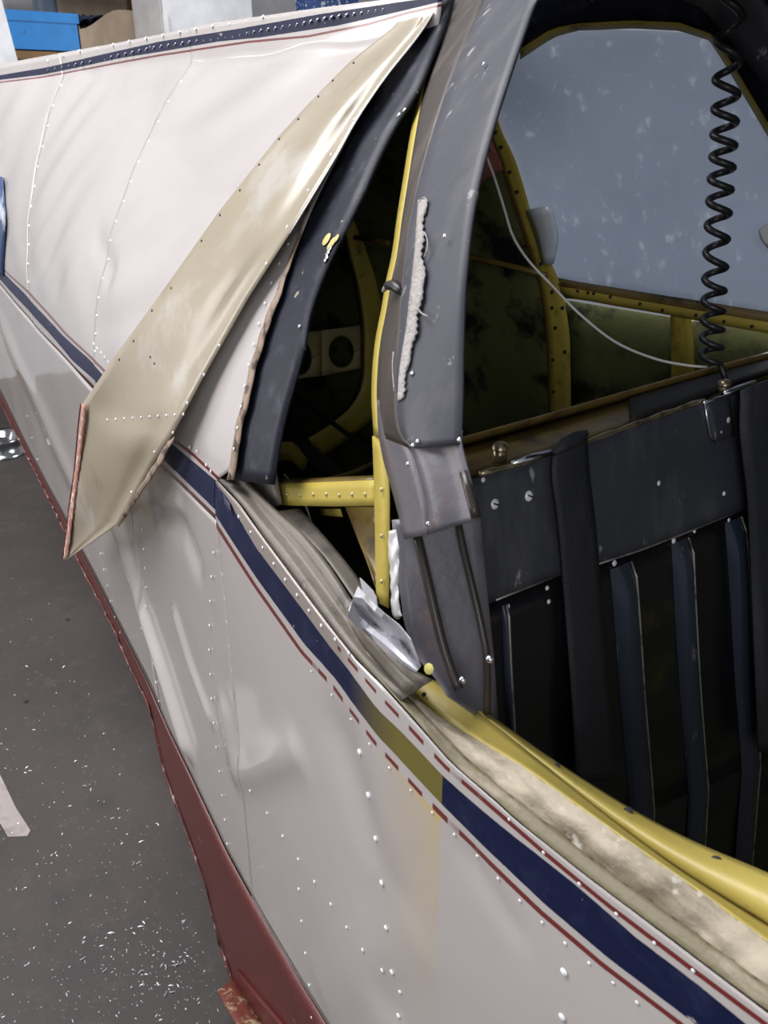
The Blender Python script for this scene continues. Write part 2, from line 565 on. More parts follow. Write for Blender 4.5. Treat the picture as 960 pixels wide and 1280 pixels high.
# lines along the side, surveyed aft to forward
L_TOP = curve([(100, 62), (150, 53), (200, 43), (260, 30), (330, 20), (400, 10), (480, 0), (556, -13)])
L_NT = curve([(0, 94), (60, 84), (120, 70), (200, 52), (300, 36), (400, 18), (500, 3), (556, -5)])
L_NB = curve([(0, 100), (50, 94), (100, 84), (150, 73), (200, 65), (275, 52), (327, 47), (425, 32), (500, 15), (550, 3)])
L_PA = curve([(0, 102), (50, 96), (100, 87), (150, 77), (200, 68), (312, 51), (387, 44), (462, 29), (511, 15), (550, 6)])
L_PB = curve([(0, 104), (50, 98), (100, 89), (150, 79.5), (200, 70.5), (312, 54), (387, 47), (462, 32), (511, 18), (550, 9)])
UPN = [(6, 337), (40, 367), (82, 414), (110, 440), (131, 460), (217, 546), (245, 567), (270, 590)]
L_UA = curve(UPN)
L_UB = curve([(6, 339.5), (39, 370), (80, 416.5), (109, 443), (129, 463), (215, 549), (243, 570), (268, 593)])
L_MT = curve([(6, 342), (30, 366), (77, 417), (112, 448), (128, 466), (213, 552), (270, 598)])
L_MB = curve([(6, 356), (60, 414), (91, 450), (118, 474), (201, 570), (235, 602), (268, 633)])
L_PC = curve([(5, 359), (47, 408), (91, 454), (114, 477), (199, 574), (233, 606), (266, 637)])
L_PD = curve([(5, 362), (47, 411), (91, 457), (112, 480), (197, 577), (231, 609.5), (264, 641)])
L_WB = curve([(0, 487), (40, 570), (75, 635), (105, 693), (150, 780), (185, 850), (213, 913), (240, 968), (286, 1065), (330, 1145), (380, 1230), (410, 1278), (430, 1312)])
# forward side panel
F_T = curve([(270, 596), (300, 627), (333, 673), (373, 727), (413, 780), (447, 823), (479, 854), (523, 903), (566, 952), (620, 999), (645, 1022), (730, 1090), (830, 1165), (960, 1262)])
F_PA = curve([(275, 604), (320, 666), (367, 730), (410, 788), (446, 829), (480, 868), (520, 910), (560, 954), (600, 988), (680, 1058), (760, 1124), (860, 1199), (955, 1269)])
F_PB = curve([(275, 607), (320, 669), (365, 733), (408, 791), (444, 832), (478, 871), (518, 914), (558, 958), (598, 993), (678, 1063), (758, 1129), (858, 1205), (953, 1275)])
F_NT = curve([(270, 600), (290, 626), (323, 683), (367, 742), (413, 804), (440, 838), (468, 876), (512, 920), (556, 967), (600, 1006), (630, 1031), (720, 1102), (800, 1171), (880, 1231), (940, 1280)])
F_NB = curve([(266, 633), (325, 723), (383, 804), (423, 849), (442, 876), (488, 932), (533, 980), (553, 1001), (608, 1056), (683, 1127), (763, 1195), (863, 1270), (905, 1303)])
F_PC = curve([(265, 638), (323, 729), (380, 811), (420, 856), (439, 883), (485, 939), (530, 988), (550, 1007), (605, 1063), (680, 1135), (760, 1203), (860, 1278), (900, 1310)])
F_PD = curve([(263, 643), (321, 733), (378, 815), (418, 860), (437, 887), (483, 943), (528, 992), (547, 1012), (602, 1068), (677, 1140), (757, 1208), (857, 1283), (897, 1315)])
P_FRAME = np.array([hit(x, y) for x, y in [(556, -13), (530, 36), (484, 97), (448, 152), (422, 200), (394, 255), (368, 320), (344, 390), (326, 440), (312, 500), (299, 555), (293, 585)]])


def x_frame(z):
    k = np.argsort(P_FRAME[:, 2])
    if z < P_FRAME[k[0], 2]:
        return float(np.interp(z, [L_UB(X_S3) - 0.004, P_FRAME[k[0], 2]], [X_S3, P_FRAME[k[0], 0]]))
    return float(np.interp(z, P_FRAME[k, 2], P_FRAME[k, 0])) + 0.9 * max(0.0, z - 1.655)


X_S3 = hit(272, 610)[0]
X_S2 = hit(120, 445)[0]
X_S1 = hit(40, 250)[0]
TAIL = -4.45


def pt_seg(p, a, b):
    d = b - a
    t = max(0.0, min(1.0, float(np.dot(p - a, d) / np.dot(d, d))))
    return np.linalg.norm(p - a - t * d), t


DENTS = []


def dent(pts, w, amp):
    P = [hit(x, y)[[0, 2]] for x, y in pts]
    DENTS.append((P, w, amp))


dent([(146, 650), (175, 740), (205, 830), (236, 930)], 0.030, 0.021)
dent([(222, 770), (240, 830), (264, 895)], 0.016, 0.0085)
dent([(283, 890), (296, 965), (318, 962), (372, 938)], 0.030, 0.008)
dent([(200, 640), (230, 660), (245, 700)], 0.030, -0.009)
dent([(160, 625), (225, 628)], 0.016, 0.006)
dent([(5, 410), (45, 500), (100, 620)], 0.07, 0.010)
dent([(430, 930), (480, 1100), (490, 1250)], 0.05, -0.006)
dent([(410, 1240), (470, 1190), (520, 1180)], 0.05, 0.003)
dent([(590, 1070), (640, 1150)], 0.02, -0.003)
dent([(120, 300), (140, 340)], 0.03, -0.006)
dent([(250, 90), (300, 130), (370, 160)], 0.06, -0.007)


def disp(x, z):
    p = np.array([x, z])
    d = 0.0
    for P, w, amp in DENTS:
        m = min(pt_seg(p, P[i], P[i + 1])[0] for i in range(len(P) - 1))
        if m < 3 * w:
            d += amp * math.exp(-(m / w) ** 2)
    if x < -1.05 and z > 1.1:                              # oil-canned puckers between the frames
        e = min(1.0, (z - 1.1) / 0.12) * min(1.0, (-1.05 - x) / 0.2)
        q = z * 42 - x * 21 + 1.6 * math.sin(x * 5.1 + 2 * z)
        d += e * 0.0028 * math.sin(q) * (0.6 + 0.4 * math.sin(x * 7.3 + 1.0))
        d += e * 0.0022 * math.sin(x * 15 + 3 * math.sin(z * 6))
    d += 0.0010 * math.sin(x * 9 + 1.3) * math.sin(z * 8 + x * 3)
    return d


def xgrid(rows, nsub, xa, xb, ncol, lift=0.0, dents=True):
    """rows: z(x) lines; nsub[i]: strips between row i and i+1; xa / xb: number or x(z)"""
    G, U = [], []
    ends = []
    for f in rows:
        e = []
        for q in (xa, xb):
            if callable(q):
                x = q(f(-0.9))
                for _ in range(12):
                    x = 0.5 * x + 0.5 * q(f(x))
                e.append(x)
            else:
                e.append(q)
        ends.append(e)
    for i in range(len(rows) - 1):
        for s in range(nsub[i] + (1 if i == len(rows) - 2 else 0)):
            t = s / nsub[i]
            a = ends[i][0] * (1 - t) + ends[i + 1][0] * t
            b = ends[i][1] * (1 - t) + ends[i + 1][1] * t
            zz = lambda x: rows[i](x) * (1 - t) + rows[i + 1](x) * t
            if callable(xb):
                for _ in range(14):
                    b = 0.5 * b + 0.5 * xb(zz(b))
            r, ur = [], []
            for j in range(ncol + 1):
                x = a + (b - a) * j / ncol
                z = rows[i](x) * (1 - t) + rows[i + 1](x) * t
                y = skin(x, z) - lift - (disp(x, z) if dents else 0.0)
                r.append((x, min(y, 0.475 - lift), z))
                ur.append((x, i + t))
            G.append(r)
            U.append(ur)
    mb = MB()
    mb.grid(G, U)
    return mb


# --- upper tail panels, from the dorsal ridge down over the side stripe
UP_ROWS = [L_TOP, L_NT, L_NB, L_PA, L_PB, lambda x: L_PB(x) - 0.012, lambda x: L_UA(x) + 0.012, L_UA, L_UB, L_MT, L_MB, L_PC, L_PD]
UP_SUB = [2, 2, 1, 1, 1, 44, 1, 1, 1, 4, 1, 1]
UP_BANDS = [(1.0, 2.0, NAVY), (3.0, 4.0, PIN), (7.0, 8.0, PIN), (9.0, 10.0, NAVY), (11.0, 12.0, PIN)]
M['skin_upper'] = painted_skin('tail_enamel', UP_BANDS)
pan = []
pan.append(xgrid(UP_ROWS, UP_SUB, TAIL, X_S1, 40).build('skin_panel', M['skin_upper'], AIR, thick=0.0012))
pan.append(xgrid(UP_ROWS, UP_SUB, X_S1 - 0.012, X_S2, 60, 0.0012).build('skin_panel', M['skin_upper'], AIR, thick=0.0012))
pan.append(xgrid(UP_ROWS, UP_SUB, X_S2 - 0.012, x_frame, 70, 0.0024).build('skin_panel', M['skin_upper'], AIR, thick=0.0012))
# --- lower tail panels
LO_ROWS = [L_PD, L_WB]
M['skin_lower'] = painted_skin('lower_enamel', [])
X_L2 = hit(190, 800)[0]
pan.append(xgrid(LO_ROWS, [36], TAIL, X_L2, 60).build('skin_panel', M['skin_lower'], AIR, thick=0.0012))
pan.append(xgrid(LO_ROWS, [60], X_L2 - 0.012, X_S3 + 0.004, 46, 0.0012).build('skin_panel', M['skin_lower'], AIR, thick=0.0012))
# --- forward side panel under the window and the door sill
FR_ROWS = [F_T, F_PA, F_PB, F_NT, F_NB, F_PC, F_PD, lambda x: F_PD(x) - 0.012, L_WB]
u0, u1, u2, ub = hit(440, 850)[0], hit(500, 910)[0], hit(556, 985)[0], hit(385, 815)[0]
M['skin_front'] = painted_skin('forward_enamel', [(1.0, 2.0, PIN), (3.0, 4.0, NAVY), (5.0, 6.0, PIN)], broken=ub, upper_from=hit(425, 815)[0], olive=(u0, u1, u2),
                               yellow_patch=(hit(470, 1000)[0], u2, 6.0, 7.55))
front = xgrid(FR_ROWS, [2, 1, 1, 4, 1, 1, 1, 60], X_S3, 0.42, 110, 0.003).build('skin_panel', M['skin_front'], AIR, thick=0.0012)

# --- dark red belly: side strip below the white, then tucked under
L_RB = curve([(38, 573), (72, 640), (100, 699), (145, 785), (165, 832), (190, 882), (208, 962), (230, 1022), (245, 1062), (262, 1112), (275, 1172), (292, 1217), (300, 1252), (330, 1312)])
L_RB0 = L_RB
L_RB = lambda x: max(-0.385, L_RB0(x))
mb = xgrid([L_WB, L_RB], [8], TAIL, 0.42, 120, 0.004, False)
mb.build('belly_panel', M['red'], AIR, thick=0.0015)
mb = xgrid([L_RB, lambda x: L_RB(x) - 0.010], [2], TAIL, 0.42, 160, 0.006, False)
for i, p in enumerate(mb.v):
    if rng.random() < 0.5:
        mb.v[i] = (p[0], p[1] - 0.004 * rng.random(), p[2] + 0.008 * (rng.random() - 0.5))
mb.build('belly_lip', M['red_edge'], AIR, thick=0.002)


def between(fa, fb, xs, n):
    G = []
    for x in xs:
        a, b = np.array(fa(x)), np.array(fb(x))
        G.append([tuple(a + (b - a) * k / n) for k in range(n + 1)])
    m = MB()
    m.grid(G)
    return m


xs = np.linspace(TAIL, 0.42, 50)
between(lambda x: (x, skin(x, L_RB(x)) - 0.004, L_RB(x) - 0.008), lambda x: (x, port(x, L_RB(x)) + 0.004, L_RB(x) - 0.008), xs, 8).build('belly_bottom', M['red'], AIR, thick=0.002)

# --- port side skin (seen from inside in green primer), roof and dorsal ridge
xs = np.linspace(TAIL, -1.13, 50)
G = []
for x in xs:
    zt = L_TOP(x)
    G.append([(x, max(0.480, port(x, z) + 0.002), z - 0.006) for z in np.linspace(L_RB(x), zt, 30)])
mb = MB(); mb.grid(G)
mb.build('port_skin', M['green'], AIR, thick=0.002)
xs = np.linspace(-1.13, 0.42, 24)
G = [[(x, port(x, z), z) for z in np.linspace(L_RB(x), 1.27, 20)] for x in xs]
mb = MB(); mb.grid(G)
mb.build('port_skin', M['green'], AIR, thick=0.002)
G = [[(x, port(x, z), z) for z in np.linspace(1.26, 1.78, 12)] for x in np.linspace(-0.66, 0.42, 16)]
mb = MB(); mb.grid(G)
mb.build('port_skin', M['frame_black'], AIR, thick=0.002)
G = []
for x in np.linspace(-0.80, 0.42, 16):
    ya, yb = skin(x, 1.74) + 0.06, port(x, 1.74)
    G.append([(x, ya + (yb - ya) * k / 12, 1.745 + 0.05 * math.sin(math.pi * k / 12)) for k in range(13)])
mb = MB(); mb.grid(G)
mb.build('roof_panel', M['frame_black'], AIR, thick=0.01)

# ------------------------------------------------------------------ generic surveyed patches


def patch(A, B, n, m, f, smooth=True, uv=False):
    """ruled sheet between two surveyed lines; f(px, py, s, t) gives the 3D point, s along, t across"""
    A, B = resample(A, n, smooth), resample(B, n, smooth)
    G = []
    for i in range(n):
        G.append([tuple(f(*(A[i] + (B[i] - A[i]) * k / (m - 1)), i / (n - 1), k / (m - 1))) for k in range(m)])
    mb = MB()
    mb.grid(G)
    return mb


def on_skin(o0=0.0, o1=None):
    o1 = o0 if o1 is None else o1
    return lambda px, py, s, t: hit(px, py, o0 + (o1 - o0) * t)


def on_port(o0=0.0, o1=None):
    o1 = o0 if o1 is None else o1
    return lambda px, py, s, t: hit(px, py, o0 + (o1 - o0) * t, port)


def skin_n(x, z, e=0.004):
    n = np.array([(skin(x + e, z) - skin(x - e, z)) / (2 * e), -1.0, (skin(x, z + e) - skin(x, z - e)) / (2 * e)])
    return n / np.linalg.norm(n)


# --- window frame (black), edge of skin along it
W_OUT = [(540, -14), (514, 35), (468, 97), (434, 152), (410, 200), (386, 255), (366, 320), (342, 390), (325, 440), (310, 500), (298, 555), (292, 600)]
W_IN = [(566, -14), (560, 20), (541, 72), (522, 117), (496, 157), (474, 200), (452, 250), (431, 292), (410, 335), (389, 392), (380, 440), (366, 490), (352, 545), (342, 606)]
wf = patch(W_OUT, W_IN, 40, 6, lambda px, py, s, t: hit(px, py, (0.008 if s < 0.1 else 0.008 - 0.014 * sm((s - 0.1) / 0.2)) - 0.004 * t)).build('window_frame', M['frame_black'], AIR, thick=0.004, label='navy-black curved strip framing the open rear side window')
W_OUT2 = [(x + 1, y) for x, y in W_OUT[5:]]
W_OUT1 = [(x - 7 if y > 350 else x - 3, y) for x, y in W_OUT[5:]]
patch(W_OUT1, W_OUT2, 44, 3, lambda px, py, s, t: hit(px + 0.5 * math.sin(s * 61) + 0.6 * math.sin(s * 237), py, 0.0040)).build('skin_edge', M['corroded'], AIR, thick=0.0012, label='corroded brown skin edge with old rivet holes')
# paint chips on the frame
mb = MB()
for (cx, cy, r) in [(408, 299, 6), (415, 303, 5), (420, 298, 4), (412, 307, 4)]:
    p = hit(cx, cy, -0.004)
    mb.dome(p, skin_n(p[0], p[2]), r * 0.0016, 0.0012, 10, 2)
mb.build('paint_chip', surface('yellow_paint_chip', (0.62, 0.52, 0.20), 0.5), wf)

mb = MB()
for (cx, cy, r) in [(409, 316, 4), (407, 323, 4), (412, 311, 3), (498, 143, 3), (505, 137, 3), (374, 408, 2)]:
    p = hit(cx, cy, -0.004)
    mb.dome(p, skin_n(p[0], p[2]), r * 0.0013, 0.0012, 7, 2)
mb.build('scuff_mark', M['alu'], wf, kind='stuff')
# --- window sill sheet inside the skin edge, sealing strip, sealant, yellow sill flange and roll
SILL_O = [(270, 597), (300, 628), (333, 674), (373, 728), (413, 781), (447, 823), (479, 855), (501, 876)]
SILL_I = [(300, 590), (340, 632), (380, 668), (412, 708), (438, 748), (466, 790), (505, 830), (540, 850)]
patch(SILL_O, SILL_I, 24, 8, lambda px, py, s, t: hit(px, py, 0.002 - 0.032 * t + 0.004 * math.sin(t * 9))).build('window_sill', M['dirty_grey'], AIR, thick=0.0015)
S0 = [(441, 812), (479, 855), (523, 904), (566, 953), (620, 1000), (645, 1023), (730, 1091), (830, 1166), (960, 1263), (1060, 1330)]
S1 = [(450, 812), (490, 851), (536, 898), (580, 944), (634, 990), (662, 1012), (752, 1082), (852, 1154), (980, 1246), (1080, 1312)]
S2 = [(485, 825), (511, 860), (540, 887), (592, 922), (651, 957), (718, 1004), (797, 1060), (880, 1118), (965, 1180), (1080, 1255)]
S3 = [(545, 852), (560, 862), (590, 885), (620, 908), (672, 950), (740, 1005), (800, 1052), (860, 1095), (960, 1158), (1080, 1232)]
S4 = [(552, 848), (575, 862), (610, 892), (635, 910), (692, 950), (770, 1000), (830, 1034), (880, 1058), (965, 1094), (1080, 1146)]
patch(S0, S1, 60, 4, lambda px, py, s, t: hit(px, py, 0.004 - 0.012 * t)).build('seal_strip', M['olive_strip'], AIR, thick=0.001)
patch(S1, S2, 90, 7, lambda px, py, s, t: hit(px, py, -0.008 - 0.020 * t + 0.004 * math.sin(math.pi * t) + 0.0016 * math.sin(s * 140 + 5 * t) * math.sin(s * 61 + 9 * t))).build('sealant_bead', M['putty'], AIR, label='rough dried cream sealant along the door sill')
sill = patch(S2, S3, 40, 5, lambda px, py, s, t: hit(px, py, -0.028 - 0.030 * t)).build('door_sill', M['sill_yellow'], AIR, thick=0.0015, label='yellow primed door sill flange with rivet holes')
patch(S3, S4, 50, 9, lambda px, py, s, t: hit(px, py, -0.060 - 0.032 * t + 0.010 * math.sin(math.pi * t))).build('sill_roll', M['sill_yellow'], AIR, thick=0.0015, label='rolled yellow inner edge of the door sill')
S5 = [(x + 5, y + 40) for x, y in S4]
patch(S4, S5, 30, 3, lambda px, py, s, t: hit(px, py, -0.094 - 0.004 * t)).build('sill_inner_face', M['chromate'], AIR, thick=0.0015)
for (x, y, r, o_) in [(530, 868, 3.5, -.035), (591, 911, 4.2, -.048), (650, 976, 3.5, -.032), (719, 1005, 4, -.055), (696, 957, 4, -.075), (785, 1015, 6, -.082), (794, 1057, 4, -.05), (895, 1078, 7, -.082), (877, 1117, 4, -.05), (614, 968, 3, -0.02), (740, 1040, 3, -.036)]:
    p = hit(x, y, o_ + 0.003)
    q = MB()
    n_ = Vector(CAM - p).normalized() * 0.35 + Vector((0, -0.5, 0.8))
    q.dome(p, n_, r * 0.00082, 0.0008, 12, 2)
    q.build('rivet_hole', M['black'], sill)

# --- rear door post
P_FL = [(616, -25), (607, 0), (592, 35), (575, 75), (560, 112), (545, 158), (530, 208), (518, 258), (510, 305), (505, 355), (501, 412), (498, 470), (498, 512), (502, 540), (514, 560)]
P_RE = [(692, -25), (672, 0), (655, 45), (638, 95), (622, 145), (610, 188), (600, 228), (592, 272), (586, 320), (582, 370), (580, 430), (579, 490), (578, 530), (577, 545), (575, 556)]
P_LE = [(566, -25), (558, 0), (547, 40), (537, 80), (529, 120), (520, 170), (512, 220), (504, 270), (497, 320), (490, 352), (484, 388), (477, 424), (473, 462), (472, 500), (475, 545)]
post = patch(P_FL, P_RE, 60, 8, lambda px, py, s, t: hit(px, py, 0.013 - 0.014 * t + 0.001 * math.sin(math.pi * t))).build('door_post', M['black_vinyl'], AIR, thick=0.003, label='broad grey-black vinyl-covered curved door post')
patch(P_LE, P_FL, 60, 6, lambda px, py, s, t: hit(px, py, -0.022 + 0.034 * t ** 0.7)).build('post_side', M['post_side'], post, thick=0.002, label='brown worn side of the door post')
P_Y = [(x - 7 if 60 < y < 600 else x - 3, y) for x, y in P_LE[2:]]
patch(P_Y, P_LE[2:], 40, 3, lambda px, py, s, t: hit(px, py, -0.034 + 0.012 * t)).build('post_flange', M['chromate'], AIR, thick=0.0015)
Y_L = [(466, 545), (468, 600), (469, 650), (470, 700), (471, 752)]
Y_R = [(478, 545), (486, 600), (487, 650), (487, 700), (486, 760)]
yl = patch(Y_L, Y_R, 14, 3, on_skin(-0.034, -0.030)).build('post_flange', M['chromate'], AIR, thick=0.0015)
B_L = [(472, 500), (474, 540), (480, 575), (490, 610), (498, 640), (506, 674)]
B_M = [(498, 500), (503, 545), (516, 570), (526, 600), (534, 635), (536, 668)]
B_R = [(578, 538), (577, 552), (583, 578), (590, 606), (597, 636), (594, 650)]
patch(B_L, B_M, 20, 5, lambda px, py, s, t: hit(px, py, -0.018 + 0.026 * t)).build('post_boot', M['liner'], post, thick=0.002, label='lilac-grey scuffed lower skirt of the post')
patch(B_M, B_R, 20, 8, lambda px, py, s, t: hit(px, py, 0.007 - 0.010 * t + 0.003 * math.sin(t * 7))).build('post_boot', M['liner'], post, thick=0.002)
q = MB(); q.tube([hit(x, y, 0.0) for x, y in [(580, 590), (586, 612), (592, 634), (595, 647)]], 0.005, 8)
q.build('boot_edge', M['bead'], post)
# lower liner of the post
N_L = [(490, 650), (494, 700), (500, 740), (506, 780), (520, 818), (545, 848), (560, 870)]
N_R = [(600, 640), (604, 690), (609, 740), (614, 790), (618, 830), (620, 870), (624, 915)]
lin = patch(N_L, N_R, 26, 10, lambda px, py, s, t: hit(px, py, -0.012 - 0.078 * t)).build('post_liner', M['liner'], AIR, thick=0.002, label='rust-stained grey metal below the post')
q = MB(); q.tube([hit(x, y, -0.030) for x, y in resample([(521, 668), (529, 702), (539, 745), (552, 800), (563, 835), (574, 862)], 20)], 0.0050, 10)
q.build('weatherstrip', M['bead'], lin)
q = MB(); q.tube([hit(x, y, -0.062) for x, y in resample([(572, 652), (580, 690), (592, 740), (602, 785), (608, 820), (609, 892)], 20)], 0.0040, 10)
q.build('weatherstrip', M['bead'], lin)
for x, y in [(578, 850), (612, 824), (533, 640), (497, 770)]:
    p = hit(x, y, -0.03); q = MB(); q.dome(p, (0.4, -1, 0.3), 0.004, 0.003, 10, 3)
    q.build('screw', M['alu'], lin)
# screws on post
for x, y in [(522, 552), (516, 557), (510, 580), (535, 655), (515, 467), (556, 295), (605, 80), (574, 550)]:
    p = hit(x, y, 0.013); q = MB(); q.dome(p, skin_n(p[0], p[2]), 0.0026, 0.0018, 10, 3)
    q.build('screw', M['alu'], post)
# frayed fabric edge strip on the post
A1 = [(523, 250), (521, 280), (519, 310), (516, 340), (512, 375), (508, 410), (503, 440), (499, 470), (497, 502)]
A2 = [(534, 249), (530, 275), (529, 300), (528, 322), (531, 350), (524, 385), (519, 420), (511, 452), (503, 500)]
fr = patch(A1, A2, 60, 4, lambda px, py, s, t: hit(px + 1.2 * math.sin(s * 41) * t + 1.5 * math.sin(s * 193) * t, py, 0.0150 + 0.0004 * math.sin(s * 90 + t * 3))).build('frayed_strip', M['fabric'], post, thick=0.0012, label='torn strip of frayed whitish fabric backing')
for L in ([(530, 290), (534, 298), (534, 312), (530, 322)], [(518, 376), (524, 388), (529, 393), (535, 395)], [(524, 252), (530, 247), (535, 252)], [(492, 440), (491, 460), (493, 490)]):
    q = MB(); q.tube([hit(x, y, 0.016) for x, y in resample(L, 8)], 0.0009, 5)
    q.build('loose_thread', M['fabric'], fr)
q = MB()
p = hit(492, 360, 0.012)
q.tube([hit(485, 357, 0.010), hit(492, 356, 0.013), hit(499, 362, 0.012), hit(505, 368, 0.008)], [0.005, 0.006, 0.005, 0.003], 8)
q.build('clip', M['rubber'], post)
q = MB(); q.tube([hit(479, 364, 0.004), hit(485, 356, 0.008), hit(491, 353, 0.010)], [0.002, 0.004, 0.002], 6)
q.build('thread_knot', M['fabric'], post)

# --- bright torn sheet edge beside the post and crumpled aluminium at its foot
E1 = [(486, 664), (486, 690), (488, 715), (489, 740), (490, 765), (494, 772)]
E2 = [(495, 662), (499, 690), (498, 715), (498, 740), (500, 762), (503, 770)]
patch(E1, E2, 26, 4, lambda px, py, s, t: hit(px + 0.5 * math.sin(s * 37), py, 0.004 + 0.0015 * math.sin(s * 21 + t * 4))).build('torn_edge', M['bright_alu'], AIR, thick=0.001, label='shiny bare torn aluminium edge')
C1 = [(448, 733), (475, 762), (500, 782), (514, 800), (526, 832)]
C2 = [(440, 752), (462, 774), (490, 797), (506, 815), (524, 836)]
C3 = [(434, 770), (452, 790), (478, 810), (500, 828), (520, 840)]


def crumple(px, py, s, t):
    return hit(px, py, 0.014 * math.sin(s * 4 + t * 3) + 0.005 * math.sin(s * 9 - t * 4) + 0.012)


patch(C1, C2, 12, 4, crumple, False).build('crumpled_sheet', M['torn_alu'], AIR, smooth=False, thick=0.001, label='crumpled torn aluminium at foot of post')
patch(C2, C3, 12, 4, lambda px, py, s, t: hit(px, py, 0.014 * math.sin(s * 4 + 3) + 0.005 * math.sin(s * 9 - 4) + 0.012 + 0.012 * math.sin(2.5 * t)), False).build('crumpled_sheet', M['torn_alu'], AIR, smooth=False, thick=0.001)
patch([(438, 770), (470, 805), (500, 838), (520, 856)], [(434, 775), (455, 810), (480, 838), (505, 866)], 10, 4, lambda px, py, s, t: hit(px, py, 0.005 + 0.003 * math.sin(s * 7)), False).build('crumpled_sheet', M['dirty_grey'], AIR, thick=0.001)
patch([(450, 722), (470, 742), (474, 770)], [(455, 745), (474, 768), (478, 778)], 6, 3, on_skin(-0.03), False).build('crumpled_sheet', M['torn_alu'], AIR, smooth=False, thick=0.001)
q = MB(); p = hit(536, 836, -0.006); q.dome(p, (0.2, -1, 0.5), 0.006, 0.002, 9, 2)
q.build('paint_chip', surface('lemon_paint_chip', (0.85, 0.76, 0.22), 0.5), lin)

# --- torn-open flap, its primed inside showing
T_L = [(535, -14), (490, 36), (438, 77), (395, 120), (347, 172), (272, 267), (210, 355), (150, 437), (103, 505), (98, 560), (88, 640), (80, 699)]
T_R = [(558, -14), (528, 38), (482, 97), (446, 150), (419, 198), (362, 292), (311, 371), (252, 475), (217, 541), (190, 582), (148, 655), (84, 699)]
OFF_L = [0.034, 0.028, 0.025, 0.027, 0.032, 0.040, 0.048, 0.056, 0.066, 0.074, 0.088, 0.10]
OFF_R = [0.036, 0.030, 0.026, 0.025, 0.026, 0.026, 0.026, 0.026, 0.030, 0.042, 0.070, 0.10]


def flap_pt(px, py, s, t):
    k = s * 11
    a, b = np.interp(k, range(12), OFF_L), np.interp(k, range(12), OFF_R)
    o_ = a + (b - a) * t
    o_ += 0.010 * math.exp(-((t - 0.55) / 0.22) ** 2) * math.sin(min(1, s * 1.6) * math.pi) - 0.004 * math.exp(-((t - 0.85) / 0.1) ** 2)
    o_ += 0.003 * math.sin(s * 23 + t * 4)
    return hit(px, py, o_)


def rung(A, B, n, m, f):                       # like patch, but matched point by point
    kk = np.linspace(0, len(A) - 1, n)
    A, B = np.array(A, float), np.array(B, float)
    G = []
    for i, k in enumerate(kk):
        a = np.array([np.interp(k, range(len(A)), A[:, c]) for c in (0, 1)])
        b = np.array([np.interp(k, range(len(B)), B[:, c]) for c in (0, 1)])
        G.append([tuple(f(*(a + (b - a) * j / (m - 1)), k / (len(A) - 1), j / (m - 1))) for j in range(m)])
    mb = MB()
    mb.grid(G)
    return mb


flap = rung(T_L, T_R, 67, 16, flap_pt).build('torn_flap', M['flap'], AIR, thick=0.0012, label='long cream flap of torn skin peeled outward to a point')


def flap_at(px, py, lift=0.002):
    """point on the flap's outer face at a surveyed spot"""
    best = None
    for k in np.linspace(0, 11, 200):
        a = np.array([np.interp(k, range(12), [p[c] for p in T_L]) for c in (0, 1)])
        b = np.array([np.interp(k, range(12), [p[c] for p in T_R]) for c in (0, 1)])
        d, t = pt_seg(np.array([px, py], float), a, b)
        if best is None or d < best[0]:
            best = (d, k, t)
    p = flap_pt(px, py, best[1] / 11, best[2])
    return p + np.array([0, -lift, lift * 0.3])


q = MB(); q.tube([flap_at(x, y, 0.0) for x, y in resample(T_R[:6], 30)], 0.0011, 6)
q.build('flap_rim', M['bright_alu'], flap, label='bright bare-metal cut edge of the flap')
EA = [(x - 1, y) for x, y in T_L[8:]]
EB = [(x + 4, y) for x, y in T_L[8:]]
ed = patch(EA, EB, 30, 3, lambda px, py, s, t: hit(px + 0.5 * math.sin(s * 80), py, 0.0678 + 0.034 * s)).build('flap_edge', M['flap_edge'], flap, thick=0.0006, label='red-pinstriped folded edge of the flap')
q = MB(); q.tube([hit(x - 2.5 + 0.5 * math.sin(y), y, 0.066 + 0.034 * k / 29) for k, (x, y) in enumerate(resample(T_L[8:], 30))], 0.0016, 6)
q.build('pinstripe', M['red_edge'], ed)
patch([(212, 548), (196, 575), (175, 608), (155, 640), (147, 656)], [(219, 545), (201, 580), (181, 610), (160, 642), (149, 659)], 16, 4, lambda px, py, s, t: hit(px + 0.8 * math.sin(s * 30), py, 0.033 + 0.045 * s - 0.004 * t)).build('flap_edge', M['corroded'], flap, thick=0.001)

# ------------------------------------------------------------------ rivets: rows of small domes, one joined piece per panel


def row(pts, step):
    pts = np.array(pts, float)
    L = np.sum(np.hypot(*np.diff(pts, axis=0).T))
    return resample(pts, max(2, int(round(L / step)) + 1), False)


def skin_rivets(rows, r, parent, mat, lift=0.003, name='rivet_row', seg=8):
    mb = MB()
    for pts, step in rows:
        for x, y in (row(pts, step) if step else pts):
            p = hit(x, y, 0.0)
            if p[1] > 0.475:                               # riveted along the dorsal ridge
                p = on(x, y, 1, 0.475)
            p[1] -= disp(p[0], p[2]) + lift
            r_ = r * 1.4
            mb.dome(p, skin_n(p[0], p[2]), r_ * (0.9 + 0.2 * rng.random()), r_ * 0.5, seg, 3)
    return mb.build(name, mat, parent, kind='stuff')


def seam_rivets(x, z0, z1, n, r, parent, lift):
    mb = MB()
    for z in np.linspace(z0, z1, n):
        p = np.array([x, skin(x, z) - disp(x, z) - lift, z])
        mb.dome(p, skin_n(x, z), r, r * 0.5, 8, 3)
    return mb.build('rivet_row', M['rivet'], parent, kind='stuff')


